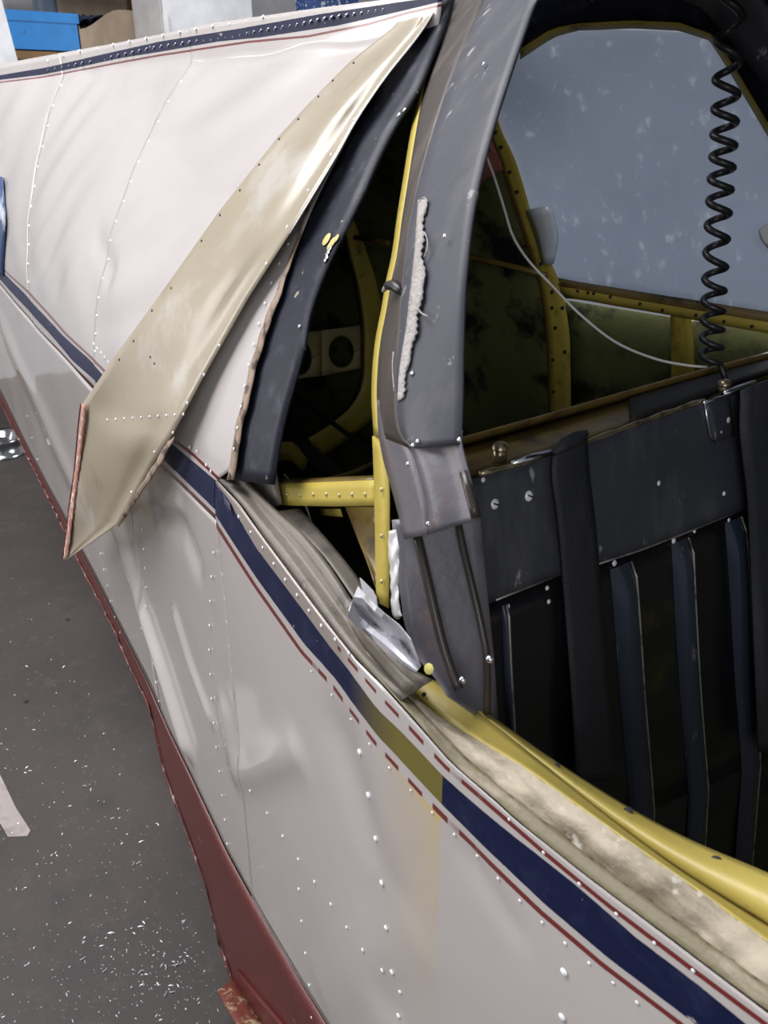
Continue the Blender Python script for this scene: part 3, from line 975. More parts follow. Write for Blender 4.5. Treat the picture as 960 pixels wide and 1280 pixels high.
seam_rivets(X_S1 + 0.006, L_UA(X_S1) + 0.03, L_PB(X_S1) - 0.03, 11, 0.0050, pan[1], 0.002)
seam_rivets(X_S2 + 0.004, L_UA(X_S2) + 0.02, L_PB(X_S2) - 0.02, 16, 0.0042, pan[2], 0.003)
skin_rivets([([(118, 430), (137, 452)], 7)], 0.0034, pan[1], M['rivet'], 0.002)
skin_rivets([([(60, 76), (100, 64), (200, 45), (330, 21)], 21)], 0.0036, pan[2], M['rivet'], 0.003)
M['navy_rivet'] = surface('navy_painted_rivet', (0.03, 0.04, 0.09), 0.15, coat=1.0)
skin_rivets([([(60, 88), (120, 76), (200, 58), (300, 43), (400, 25), (480, 11)], 9)], 0.0040, pan[2], M['navy_rivet'], 0.002)
skin_rivets([([(241, 558), (250, 563)], 12), ([(262, 580), (268, 588)], 12), ([(364, 305), (345, 345), (328, 400), (316, 450), (305, 510), (297, 560)], 26)], 0.0020, pan[2], M['rivet'], 0.006)
skin_rivets([([(34, 520), (40, 547), (47, 574)], 27), ([(123, 672), (132, 715), (142, 762), (152, 790)], 21), ([(176, 615), (179, 660), (183, 715), (188, 790), (200, 876)], 24)], 0.0028, pan[4], M['rivet'], 0.003)
skin_rivets([([(270, 690), (266, 732), (264, 804), (267, 870), (272, 926), (276, 960), (280, 995), (286, 1054)], 31),
             ([(316, 987), (335, 1014), (372, 1068), (419, 1131), (467, 1197), (500, 1240)], 33),
             ([(376, 1110), (380, 1154), (389, 1227), (392, 1270)], 40)], 0.0023, front, M['rivet'], 0.0042)
skin_rivets([([(450, 940), (459, 992), (475, 1101), (489, 1205), (498, 1270)], 54), ([(709, 1212), (707, 1268)], 56)], 0.0032, front, M['rivet'], 0.0042)
skin_rivets([([(302, 645), (329, 679), (354, 716), (401, 777), (440, 815)], 25)], 0.0020, front, M['rivet'], 0.0042)
skin_rivets([([(640, 1022), (700, 1080), (757, 1127), (806, 1165), (870, 1210)], 62), ([(392, 838), (430, 885), (480, 948), (560, 1030), (640, 1110), (700, 1168), (800, 1250)], 38)], 0.0014, front, M['rivet'], 0.0042)
mb = MB()
for pts, st in [([(135, 525), (230, 518)], 11), ([(105, 512), (100, 560), (93, 630), (85, 685)], 15), ([(275, 432), (252, 476), (226, 519), (217, 541)], 44), ([(444, 150), (390, 232), (334, 330)], 60), ([(194, 565), (165, 615)], 50)]:
    for x, y in row(pts, st):
        mb.dome(flap_at(x, y, 0.0012), (0.1, -1, 0.2), 0.0028, 0.0016, 8, 3)
mb.build('rivet_row', M['rivet'], flap, kind='stuff')
mb = MB()
for x, y in [(440, 77), (414, 99), (396, 119), (371, 147), (347, 172), (322, 204), (298, 236), (273, 267), (250, 299), (212, 358), (188, 386), (165, 424), (147, 447), (186, 444), (191, 452)]:
    mb.dome(flap_at(x + 2.5, y + 2.5, 0.0010), (0.1, -1, 0.2), 0.0026, 0.0006, 8, 2)
mb.build('rivet_holes', M['black'], flap, kind='stuff')
# dark scuffs on the frame, blue tail marking
patch([(-14, 215), (-10, 280), (-12, 345)], [(3, 222), (7, 270), (4, 345)], 10, 3, on_skin(0.004)).build('tail_marking', surface('tail_blue_paint', (0.03, 0.07, 0.18), 0.35, spots=(((0.5, 0.55, 0.62), 5, 0.55, 0.62),)), AIR, thick=0.001)

# --- bent red bracket at the belly
br1 = [(292, 1224), (310, 1252), (330, 1285), (350, 1320)]
br2 = [(271, 1240), (288, 1268), (305, 1300), (318, 1330)]
patch(br1, br2, 12, 4, lambda px, py, s, t: hit(px, py, 0.006 + 0.05 * t)).build('belly_bracket', M['rust_red'], AIR, thick=0.004, label='rusty dark red bracket bent out below the belly')
q = MB(); q.tube([hit(x, y, 0.008) for x, y in [(298, 1215), (322, 1245), (352, 1280), (375, 1312)]], 0.006, 8)
q.build('belly_stiffener', M['red'], AIR)
q = MB(); q.tube([hit(x, y, 0.006) for x, y in row([(0, 487), (40, 570), (75, 635), (105, 693), (150, 780), (185, 850), (213, 913), (240, 968), (286, 1065), (330, 1145), (380, 1230), (410, 1278), (440, 1330)], 20)], 0.0012, 6)
q.build('panel_seam', M['dark_metal'], AIR)

# ------------------------------------------------------------------ cabin interior, port side
FR_L = [(606, 130), (614, 168), (626, 198), (640, 242), (655, 287), (668, 327), (678, 367), (685, 420), (687, 470), (688, 530)]
FR_R = [(616, 125), (626, 162), (642, 196), (654, 232), (664, 268), (676, 305), (698, 350), (711, 410), (713, 460), (714, 530)]
fm = patch(FR_L, FR_R, 40, 4, on_port(0.02, 0.014)).build('frame_rib', M['chromate'], AIR, thick=0.002, label='yellow primed curved frame beside the milky window')
FR_L2 = [(x - 7, y + 2) for x, y in FR_L[:6]] + [(x - 4, y) for x, y in FR_L[6:]]
patch(FR_L2, FR_L, 40, 3, lambda px, py, s, t: hit(px, py, -0.02 + 0.04 * t, port)).build('rib_web', M['brown'], fm, thick=0.0015)
mb = MB()
for x, y in [(619, 165), (626, 184), (637, 215), (646, 240), (690, 385), (694, 410), (703, 385), (691, 450), (692, 490), (706, 440), (676, 330), (690, 365)]:
    p = hit(x, y, 0.021, port); mb.dome(p, (0.3, -1, 0.2), 0.004, 0.0012, 8, 2)
mb.build('rivet_holes', M['black'], fm, kind='stuff')
patch([(598, 165), (612, 170), (624, 196)], [(588, 235), (602, 228), (632, 210)], 8, 5, on_port(0.014)).build('gusset_plate', M['pink'], AIR, thick=0.002, label='red oxide primed gusset behind the post')
mb = MB()
for x, y in [(611, 187), (605, 201)]:
    p = hit(x, y, 0.016, port); mb.dome(p, (0.5, -1, 0.2), 0.004, 0.001, 8, 2)
mb.build('rivet_holes', M['black'], AIR, kind='stuff')

PW_T = [(588, 58), (640, 46), (700, 40), (760, 36), (830, 38), (888, 44), (912, 70), (950, 125), (1000, 205), (1030, 260)]
PW_B = [(690, 347), (712, 351), (735, 355), (765, 360), (810, 367), (850, 373), (890, 379), (930, 385), (975, 392), (1030, 400)]
patch(PW_T, PW_B, 50, 30, lambda px, py, s, t: hit(px, py, 0.002 + 0.008 * math.exp(-((t - .75) / .05) ** 2) * (1 - s), port), False).build('window_pane', M['acrylic'], AIR, thick=0.003, label='milky scratched blue-grey plastic side window')
patch([(657, 263), (669, 297), (678, 330)], [(690, 256), (698, 295), (692, 330)], 8, 5, lambda px, py, s, t: hit(px, py, 0.022 + 0.014 * math.sin(math.pi * t), port)).build('pane_fold', M['fold_highlight'], AIR, thick=0.0015, label='shiny folded corner of the window sheet')
HD_I = [(650, 60), (690, 34), (720, 28), (790, 24), (850, 27), (892, 42), (916, 78), (946, 128), (1000, 218), (1040, 290)]
HD_O = [(640, -60), (690, -62), (730, -62), (800, -62), (880, -62), (980, -50), (1010, 20), (1040, 80), (1090, 180), (1120, 260)]
hd = patch(HD_I, HD_O, 40, 6, on_port(0.030, 0.034), False).build('window_surround', M['frame_black'], AIR, thick=0.004, label='navy-black trim around the milky window')
HY = [(650, 74), (692, 46), (720, 38), (790, 35), (850, 38), (887, 50), (909, 84), (940, 136), (993, 226), (1034, 298)]
patch(HD_I, HY, 40, 3, on_port(0.028, 0.012), False).build('window_flange', M['chromate'], hd, thick=0.0015, label='yellow primed flange of the window opening')
patch([(838, -10), (880, 10), (906, 40), (960, 110)], [(900, -40), (940, -20), (970, 20), (1010, 70)], 14, 4, on_port(0.05), False).build('door_frame_trim', M['panel_black'], AIR, thick=0.006)
patch([(948, 288), (958, 280), (975, 272)], [(952, 300), (962, 312), (980, 318)], 6, 4, on_port(0.03), False).build('window_catch', M['white_board'], AIR, thick=0.004, label='small white catch at the edge of the milky window')
RL_T = [(684, 344), (720, 352), (765, 359), (820, 368), (880, 377), (940, 387), (1030, 400)]
RL_M = [(700, 358), (728, 362), (768, 370), (822, 379), (880, 389), (940, 399), (1030, 413)]
RL_B = [(702, 372), (730, 375), (768, 382), (822, 391), (880, 402), (940, 413), (1030, 428)]
rl = patch(RL_M, RL_B, 20, 3, on_port(0.016)).build('window_rail', M['chromate'], AIR, thick=0.002, label='yellow primed rail under the milky window')
patch(RL_T, RL_M, 20, 3, on_port(0.004, 0.018)).build('rail_top', M['trough'], rl, thick=0.002)
mb = MB()
for x, y in [(722, 364), (735, 366), (742, 367), (763, 371), (800, 380), (828, 388), (870, 394), (905, 402), (940, 408)]:
    p = hit(x, y, 0.019, port); mb.dome(p, (0.2, -1, 0.2), 0.0032, 0.001, 8, 2)
mb.build('rivet_holes', M['black'], rl, kind='stuff')
patch([(838, 386), (839, 430), (840, 500)], [(864, 390), (867, 430), (869, 500)], 10, 4, on_port(0.014)).build('frame_rib', M['chromate'], AIR, thick=0.002)
q = MB(); q.tube([hit(x, y, 0.02, port) for x, y in [(440, 296), (485, 304), (600, 324), (640, 333), (684, 344)]], 0.006, 6)
q.build('stringer', M['trough'], AIR)
q = MB()
a = on(448, 297, 0, -1.58); b = on(486, 304, 0, -1.4)
q.tube([a, b], 0.007, 6)
q.build('stringer', M['trough'], AIR)

# ring former, lightening-hole web, tubes and cable in the tail
RA = [(428, 262), (438, 315), (449, 360), (455, 400), (456, 440), (454, 478), (440, 507), (415, 529), (385, 548)]
RB = [(452, 248), (466, 300), (475, 350), (481, 400), (484, 440), (486, 480), (482, 506), (440, 545), (400, 572)]
on_x = lambda v: (lambda px, py, s, t: on(px, py, 0, v))
rf = patch(RA, RB, 40, 4, on_x(-1.66)).build('ring_former', M['chromate'], AIR, thick=0.002, label='yellow curved former ring inside the tail cone')
patch([(x - 5, y + 2) for x, y in RA], RA, 40, 2, lambda px, py, s, t: on(px, py, 0, -1.69 + 0.03 * t)).build('former_lip', M['trough'], rf, thick=0.0015)
XW = -1.735
mb = MB()


def hole_cell(x0_, x1_, top0, top1, bot0, bot1, cx, cy, rx, ry):
    n = 32
    G = []
    for k in range(n + 1):
        a = 2 * math.pi * k / n
        c, s = math.cos(a), math.sin(a)
        m_ = max(abs(c), abs(s))
        qx, qy = c / m_, s / m_                     # square boundary -1..1
        fx = (qx + 1) / 2
        xo = x0_ + (x1_ - x0_) * fx
        t_, b_ = top0 + (top1 - top0) * fx, bot0 + (bot1 - bot0) * fx
        yo = t_ + (b_ - t_) * (qy + 1) / 2
        G.append([on(xo, yo, 0, XW), on(cx + c * rx * 1.15, cy + s * ry * 1.15, 0, XW), on(cx + c * rx, cy + s * ry, 0, XW - 0.006)])
    mb.grid(G)


hole_cell(300, 402, 424, 413, 482, 470, 373, 447, 16, 22)
hole_cell(402, 462, 413, 405, 470, 458, 427, 440, 15, 19)
mb.build('bulkhead_web', surface('pale_primer_web', (0.48, 0.41, 0.19), 0.5, bump=0.2), AIR, thick=0.002, label='primed cross web with round lightening holes')
q = MB(); q.tube([on(x, y, 0, v) for x, y, v in [(320, 505, -1.9), (350, 530, -1.8), (430, 605, -1.5), (470, 640, -1.35)]], 0.020, 12)
q.build('control_tube', M['dark_metal'], AIR)
q = MB(); q.tube([on(x, y, 0, v) for x, y, v in [(360, 486, -1.75), (420, 532, -1.6), (476, 574, -1.4)]], 0.006, 8)
q.build('control_cable', M['black'], AIR)
patch([(345, 555), (365, 552), (385, 575)], [(340, 580), (360, 575), (380, 590)], 6, 3, on_x(-1.5)).build('floor_plate', M['chromate'], AIR, thick=0.002)
patch([(395, 600), (440, 588), (475, 572)], [(395, 606), (440, 594), (475, 578)], 6, 3, on_x(-1.2)).build('floor_stringer', M['trough'], AIR, thick=0.003)
between(lambda x: (x, skin(x, .55) + 0.02, 0.52), lambda x: (x, port(x, .55) - 0.02, 0.52), np.linspace(-3.0, -0.62, 12), 6).build('cabin_floor', M['green'], AIR, thick=0.003)

# yellow cross bracket in the window opening and gussets below it
BR_T = [(318, 606), (370, 604), (420, 602), (472, 600)]
BR_B = [(319, 630), (370, 632), (420, 633), (472, 632)]


def brk(px, py, s, t):
    return hit(px, py, -0.062 + 0.026 * s)


bk = patch(BR_T, BR_B, 16, 4, brk, False).build('window_bracket', M['chromate'], AIR, thick=0.004, label='yellow riveted cross bracket in the window opening')
patch([(x, y - 5) for x, y in BR_T], BR_T, 10, 2, lambda px, py, s, t: hit(px, py, -0.075 + 0.026 * s + 0.013 * t), False).build('bracket_flange', M['trough'], bk, thick=0.002)
for i in range(9):
    x = 327 + i * 16.2
    p = hit(x, 618 + (i % 3 == 0), -0.062 + 0.026 * (x - 318) / 154 + 0.003)
    q = MB(); q.dome(p, (0.1, -1, 0.15), 0.0030, 0.0020, 8, 3)
    q.build('rivet', M['rivet_yellow'], bk)
for y in (612, 670, 727):
    p = hit(477, y, -0.028); q = MB(); q.dome(p, (0.1, -1, 0.1), 0.0028, 0.002, 8, 3)
    q.build('rivet', M['rivet_yellow'], yl)
patch([(432, 634), (452, 634), (472, 634)], [(466, 722), (470, 735), (474, 745)], 6, 6, on_skin(-0.10, -0.05), False).build('gusset_plate', M['trough'], AIR, thick=0.002)
patch([(400, 636), (425, 636)], [(402, 644), (428, 646)], 4, 3, on_skin(-0.11), False).build('gusset_plate', M['chromate'], AIR, thick=0.002)
q = MB(); q.tube([hit(x, y, -0.09) for x, y in resample([(355, 593), (367, 606), (382, 632), (392, 665), (398, 690)], 14)], 0.0014, 6)
q.build('loose_wire', M['white_wire'], AIR)
patch([(275, 600), (300, 590), (345, 592)], [(300, 640), (330, 640), (352, 630)], 8, 4, on_skin(-0.045)).build('frame_foot', M['dirty_grey'], AIR, thick=0.003)
patch([(345, 640), (400, 690), (440, 745), (470, 790)], [(375, 636), (430, 700), (455, 735), (476, 775)], 16, 5, on_skin(-0.034, -0.06)).build('sill_channel', M['dirty_grey'], AIR, thick=0.002)

# ------------------------------------------------------------------ ribbed black partition across the cabin
PA = np.array([-0.575, 0.12, 1.0988])
PN = np.array([1.0, 0.0, 0.22]); PN /= np.linalg.norm(PN)


def pan_at(px, py, lift=0.0):
    p0 = PA + PN * lift
    return onp(px, py, p0, PN)


PART = thing('cabin_partition', 'black ribbed metal partition panel across the cabin behind the door post', 'panel', tuple(pan_at(760, 1050) * np.array([1, 1, 0]) + np.array([0, 0, 0.52])))
onpan = lambda l0, l1=None: (lambda px, py, s, t: pan_at(px, py, l0 + ((l1 if l1 is not None else l0) - l0) * t))
LIP = [(572, 605), (600, 596), (650, 583), (690, 570), (740, 553), (800, 531), (880, 503), (945, 480), (1040, 446)]
SEAM = [(592, 762), (620, 750), (655, 736), (690, 722), (745, 706), (800, 688), (860, 665), (920, 641), (1040, 590)]
up_ = patch(LIP, SEAM, 40, 12, lambda px, py, s, t: pan_at(px, py, 0.008 + 0.0015 * math.sin(s * 17) * math.sin(3 * t)), False).build('upper_plate', M['panel_black'], PART, thick=0.003, label='plain scuffed upper plate of the partition')
BOT = [(600, 960), (640, 1010), (670, 1040), (700, 1060), (780, 1080), (840, 1020), (900, 985), (960, 950), (1040, 905)]
low = patch([(592, 760), (620, 748), (655, 734), (690, 720), (745, 704), (800, 686), (860, 663), (920, 639), (1040, 588)],
            [(600, 1010), (640, 1020), (690, 1030), (740, 1040), (790, 1022), (840, 1000), (900, 975), (960, 945), (1040, 905)], 40, 10, onpan(0.0), False).build('ribbed_sheet', M['ribbed_black'], PART, thick=0.002)
# lower apron below the crease, standing straight
zc = [pan_at(x, y) for x, y in [(600, 1010), (690, 1030), (790, 1022), (840, 1000), (900, 975), (960, 945), (1040, 905)]]
G = [[tuple(p + np.array([0.01 * k, 0, -0.09 * k])) for k in range(6)] for p in zc]
mb = MB(); mb.grid(G)
mb.build('apron', M['ribbed_black'], PART, thick=0.002)


def rib(pts, w_l, w_r, h, name='rib'):
    """pressed rib: long slope on the left, sharp bright edge on the right; pts are (px, py) of its crest"""
    P = [pan_at(x, y, 0.0015) for x, y in resample(pts, 18)]
    last = P[-1]
    for k in range(1, 5):
        P.append(last + np.array([0.012 * k, 0, -0.09 * k]))
    sec = [(-w_l, 0.0), (-w_l * 0.75, h * 0.75), (-w_l * 0.5, h), (0.0, h), (w_r * 0.5, h * 0.85), (w_r, 0.0)]
    G = []
    for i, p in enumerate(P):
        hh = 0.2 if i == 0 else (0.8 if i == 1 else 1.0)
        G.append([tuple(p + np.array([0, a, 0]) + PN * (b * hh)) for a, b in sec])
    mb = MB()
    mb.grid(G)
    o_ = mb.build(name, M['rib_gloss'], PART, smooth=True)
    e = MB()  # bright strip: the rib's highlight modelled as a light-coloured edge
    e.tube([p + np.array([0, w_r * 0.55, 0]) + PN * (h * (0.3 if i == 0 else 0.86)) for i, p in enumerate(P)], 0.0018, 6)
    e.build('worn_highlight_edge', M['worn_highlight_edge'], o_, label='bright strip standing for the highlight along the rib edge')
    return o_


M['rib_gloss'] = surface('blue_black_gloss', (0.028, 0.036, 0.055), 0.22, coat=0.2, spots=(((0.16, 0.16, 0.15), 40, 0.66, 0.72, (1, 1, .2)),))
M['worn_highlight_edge'] = surface('rubbed_highlight_edge', (0.42, 0.40, 0.37), 0.3, metal=0.6, spots=(((0.10, 0.09, 0.08), 30, 0.5, 0.65),))  # rib highlights put into a pale colour; also the rubbed plate edge
rib([(784, 702), (790, 780), (797, 880), (806, 985), (808, 1012)], 0.034, 0.006, 0.012)
rib([(856, 672), (860, 760), (866, 860), (874, 960), (876, 984)], 0.030, 0.006, 0.012)
rib([(922, 646), (928, 740), (934, 850), (940, 930), (941, 955)], 0.032, 0.007, 0.012)
rib([(990, 618), (998, 740), (1006, 850), (1012, 920)], 0.032, 0.007, 0.012)
rib([(630, 756), (633, 830), (637, 900), (640, 960), (642, 1010)], 0.004, 0.004, 0.006)
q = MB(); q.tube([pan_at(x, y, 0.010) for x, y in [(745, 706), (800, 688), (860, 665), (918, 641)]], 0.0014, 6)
q.build('plate_edge', M['worn_highlight_edge'], PART)
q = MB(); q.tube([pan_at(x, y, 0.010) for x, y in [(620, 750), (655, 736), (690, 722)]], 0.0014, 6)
q.build('plate_edge', M['worn_highlight_edge'], PART)
# rolled top edge, channel and rear rail behind it
q = MB(); q.tube([pan_at(x, y, 0.006) for x, y in resample([(600, 592), (650, 580), (700, 564), (760, 543), (820, 521), (880, 500)], 24)], [0.0035 + 0.001 * math.sin(i * 2.1) for i in range(24)], 8)
q.build('top_edge', M['brass'], PART, label='worn brassy rolled top edge')
q = MB(); q.tube([pan_at(x, y, 0.010) for x, y in [(640, 579), (665, 572), (690, 565)]], [0.003, 0.005, 0.0035], 8)
q.build('edge_strip', M['alu'], PART)
q = MB(); q.tube([pan_at(x, y, 0.012) for x, y in [(905, 492), (922, 487), (943, 479)]], [0.003, 0.006, 0.005], 8)
q.build('edge_strip', M['alu'], PART)
ZL = pan_at(690, 568)[2]
onz = lambda v0, v1: (lambda px, py, s, t: on(px, py, 2, v0 + (v1 - v0) * t))
RAIL = [(560, 562), (600, 551), (690, 526), (785, 498), (880, 471), (960, 450), (1040, 428)]
ch = patch(RAIL, [(572, 600), (605, 590), (690, 566), (790, 534), (880, 500), (950, 476), (1040, 444)], 24, 5, onz(ZL - 0.006, ZL - 0.004), False).build('top_channel', M['trough'], PART, thick=0.004, label='brown primed channel behind the top edge')
RAIL2 = [(x, y - 9) for x, y in RAIL]
patch(RAIL2, RAIL, 24, 3, onz(ZL + 0.012, ZL - 0.004), False).build('rear_rail', M['trough'], PART, thick=0.004)
patch([(786, 499), (850, 481), (920, 462), (1040, 430)], [(788, 531), (850, 508), (920, 480), (1040, 440)], 12, 4, onz(ZL + 0.001, ZL + 0.001), False).build('channel_dark_strip', M['black'], PART, thick=0.006)  # matt black strip over the dark stretch of the channel
for x, y, r in [(625, 556, 0.010), (905, 476, 0.010)]:
    p = pan_at(x, y + 8, -0.02)
    q = MB(); q.tube([p + np.array([0, 0, -0.012]), p + np.array([0, 0, 0.004])], r * 0.8, 10)
    q.dome(p + np.array([0, 0, 0.004]), (0, 0, 1), r, r * 0.8, 12, 4)
    q.build('stud', M['brass'], PART)
for x, y, r in [(618, 630, 0.0065), (661, 620, 0.0065), (604, 600, 0.003), (797, 677, 0.004), (768, 704, 0.0042), (745, 712, 0.003), (842, 676, 0.0042), (868, 664, 0.003), (911, 650, 0.003), (909, 525, 0.006), (900, 540, 0.0045), (686, 752, 0.003), (684, 735, 0.003), (905, 617, 0.0035), (823, 604, 0.004), (635, 758, 0.003)]:
    p = pan_at(x, y, 0.0095 if y < 660 else 0.003)
    q = MB(); q.dome(p, PN, r, r * 0.5, 12, 3)
    s_ = q.build('screw', M['rivet'], PART)
    if r > 0.006:
        k = MB(); c = p + PN * r * 0.5
        k.tube([c + np.array([0, -r * 0.6, r * 0.3]), c + np.array([0, r * 0.6, -r * 0.3])], r * 0.14, 6)
        k.build('slot', M['black'], s_)
p1 = [(881, 503), (884, 525), (888, 545), (893, 553)]
q = MB(); q.tube([pan_at(x, y, 0.011) for x, y in p1], 0.0018, 6)
q.tube([pan_at(x, y, 0.011) for x, y in [(879, 504), (895, 498), (910, 494)]], 0.0022, 6)
q.build('tag_edge', M['alu'], PART, label='bright bent edge of a small tag plate')
patch([(882, 504), (895, 499), (912, 494)], [(892, 553), (905, 550), (918, 545)], 5, 5, onpan(0.0105), False).build('tag_plate', M['panel_black'], PART, thick=0.002)


# ------------------------------------------------------------------ straps, cords, wire


def strap(name, A, B, lift, label, curl=0.0):
    mb = patch(A, B, 40, 7, lambda px, py, s, t: pan_at(px, py, lift + curl * math.sin(math.pi * t) + 0.004 * math.sin(s * 9)))
    o_ = mb.build(name, M['webbing'], thick=0.003)
    return tag(o_, label, 'strap')


strap('shoulder_strap', [(694, 556), (690, 575), (690, 600), (697, 650), (703, 720), (709, 800), (715, 880), (720, 975)],
      [(733, 540), (734, 565), (737, 600), (743, 650), (749, 720), (755, 800), (762, 880), (772, 975)], 0.016, 'black webbing strap hooked over the brassy edge, hanging beside the slotted screws', 0.003)
q = MB(); q.tube([pan_at(x, y, 0.02) for x, y in [(692, 566), (705, 556), (722, 547), (733, 541)]], [0.004, 0.008, 0.008, 0.004], 10)
lp = q.build('strap_loop', M['webbing'], bpy.data.objects['shoulder_strap'])
strap('shoulder_strap', [(926, 488), (925, 540), (934, 620), (938, 700), (942, 800), (948, 940)], [(1012, 455), (1015, 520), (1020, 600), (1024, 700), (1030, 800), (1036, 920)], 0.030,
      'wide black strap hanging over the partition beside the third rib', 0.010)

# coiled headset cord hanging in front of the milky window
axis = [(918, -40), (912, 40), (908, 110), (904, 190), (898, 270), (894, 340), (891, 400), (889, 452)]
AX = resample(axis, 400)
pts = []
ph = 0.0
for i, (x, y) in enumerate(AX):
    pitch = float(np.interp(y, [-40, 60, 120, 190, 240, 320, 360, 400, 455], [70, 54, 36, 27, 28, 36, 27, 23, 20]))
    if i:
        ph += 2 * math.pi * (AX[i][1] - AX[i - 1][1]) / pitch
    c = on(x, y, 0, -0.66)
    r = 0.0135 if 20 < y else 0.012
    pts.append(c + np.array([math.cos(ph) * r * 0.603, math.cos(ph) * r * 0.797, 0]) + np.array([-0.797, 0.603, 0]) * (math.sin(ph) * r) + np.array([0, 0, 0]))
q = MB(); q.tube(pts, 0.0046, 8)
cord = q.build('coiled_cord', M['rubber'])
tag(cord, 'black coiled headset cord hanging in front of the milky window', 'cord')
tail = MB(); tail.tube([pts[-1], pts[-1] + np.array([0.005, 0.01, -0.02]), pts[-1] + np.array([0.02, 0.015, -0.045])], 0.0046, 8)
tail.build('cord_end', M['rubber'], cord)

WP = resample([(603, 172), (607, 192), (618, 222), (630, 260), (641, 295), (660, 325), (690, 357), (725, 393), (770, 428), (820, 449), (860, 457), (884, 459)], 40)
q = MB(); q.tube([on(x, y, 0, -1.06 + 0.38 * (i / 39) ** 0.8) for i, (x, y) in enumerate(WP)], 0.0020, 6)
tag(q.build('thin_wire', M['white_wire']), 'thin white wire drooping from behind the post to the coiled cord', 'wire')

# ------------------------------------------------------------------ floor litter


def fz(x, y, h=0.0):
    return on(x, y, 2, ZF + h)


mb = MB()
spots = []
for _ in range(420):
    y = 700 + 580 * rng.random() ** 0.55
    xr = np.interp(y, [700, 880, 1060, 1230, 1280], [95, 185, 240, 285, 270])
    spots.append((xr * rng.random(), y))
for _ in range(160):
    spots.append((rng.normal(190, 45), rng.normal(1215, 35)))
for x, y in spots:
    p = fz(x, y)
    if p[1] > skin(p[0], 0.2) - 0.03:
        continue
    r = 0.0008 + 0.0022 * rng.random() ** 3
    a = rng.random() * math.pi
    d = np.array([math.cos(a), math.sin(a), 0])
    e = np.array([-d[1], d[0], 0])
    L = r * (1 + 3 * rng.random() ** 2)
    mb.add([p - d * L, p + e * r * .6 + np.array([0, 0, r]), p + d * L, p - e * r * .6 + np.array([0, 0, r * .6])], [(0, 3, 2, 1), (0, 1, 2)] if False else [(0, 1, 2, 3)])
for (x, y) in [(215, 1207), (225, 1205), (207, 1212), (180, 1213), (205, 1245), (212, 1240), (170, 1080), (165, 1082), (100, 1200), (128, 1215), (108, 983), (198, 1032)]:
    p = fz(x, y, 0.003)
    a = rng.random() * 6
    pp = [p + np.array([0.012 * t * math.cos(a + 0.6 * t), 0.012 * t * math.sin(a + 0.6 * t), 0.002 * math.sin(3 * t)]) for t in np.linspace(0, 1.2, 7)]
    mb.tube(pp, 0.0009, 5)
sw = mb.build('metal_shavings', M['chip'], smooth=False, kind='stuff')
tag(sw, 'scattered white metal shavings and chips on the grey floor', 'debris')
tp = [fz(x, y, 0.001) for x, y in [(-25, 950), (0, 968), (20, 1010), (38, 1038), (34, 1045), (10, 1046), (-5, 1020), (-30, 985)]]
mb = MB(); mb.add(tp, [tuple(range(8))[::-1]])
tag(mb.build('tape_strip', M['tape'], smooth=False, thick=0.001), 'dusty pinkish strip of tape stuck on the grey floor', 'tape')
for x, y in [(33, 877), (85, 775)]:
    p = fz(x, y); mb = MB(); mb.dome(p, (0.1, 0.1, 1), 0.010, 0.007, 9, 3)
    tag(mb.build('dark_pebble', M['black']), 'small dark crumb on the floor left of the %s' % ('red belly stripe' if y > 800 else 'flap tip'), 'crumb')

# chrome wheel rim lying beyond the tail
c = fz(2, 566)
W = thing('wheel_rim', 'dull chrome wheel rim lying on the floor under the tail', 'wheel', tuple(c))
mb = MB()
prof = [(0.06, 0.05), (0.085, 0.045), (0.10, 0.06), (0.125, 0.10), (0.15, 0.12), (0.16, 0.115), (0.155, 0.10), (0.13, 0.075), (0.13, 0.04), (0.155, 0.02), (0.165, 0.008), (0.16, 0.0)]
G = [[tuple(c + np.array([r * math.cos(2 * math.pi * k / 40), r * math.sin(2 * math.pi * k / 40), z])) for k in range(40)] for r, z in prof]
mb.grid(G, close=True)
mb.build('rim', M['chrome'], W)
mb = MB(); mb.tube([c + np.array([0, 0, 0.0]), c + np.array([0, 0, 0.09])], [0.055, 0.05], 20)
mb.build('hub', M['dark_metal'], W)
for k in range(5):
    a = 2 * math.pi * k / 5 + 0.3
    mb = MB(); mb.dome(c + np.array([0.08 * math.cos(a), 0.08 * math.sin(a), 0.045]), (0, 0, 1), 0.012, 0.012, 8, 3)
    mb.build('lug_nut', M['rivet'], W)

# ------------------------------------------------------------------ shelf and stored goods beyond the tail
XB = -6.6


def bpt(px, py, x=XB):
    return on(px, py, 0, x)


def slab(name, px0, px1, py0, py1, depth, mat, parent=None, x=XB, **kw):
    a, b = bpt(px0, py1, x), bpt(px1, py0, x)
    m = MB()
    m.box((x - depth, a[1], a[2]), (x, b[1], b[2]))
    return m.build(name, mat, parent, smooth=False, bevel=0.004, **kw)


pc = bpt(195, 40)
ps = bpt(30, 78)
SH = thing('storage_shelf', 'brown wooden storage shelf holding the blue bin beyond the tail', 'shelf', (XB - 0.2, 0.5 * (pc[1] + ps[1]), ZF))
y_l, y_r = bpt(-160, 70)[1], bpt(204, 70)[1]
z_sh = bpt(100, 66)[2]
for y in (y_l, y_r - 0.06):
    for dx in (0.0, -0.42):
        mb = MB(); mb.box((XB + dx - 0.05, y, ZF), (XB + dx, y + 0.075, 2.5))
        mb.build('post', M['wood'], SH, smooth=False)
for zz in (z_sh, z_sh - 0.55, z_sh - 1.1, z_sh + 0.62):
    mb = MB(); mb.box((XB - 0.46, y_l + 0.01, zz - 0.05), (XB - 0.005, y_r - 0.01, zz))
    mb.build('shelf_board', M['wood'], SH, smooth=False)
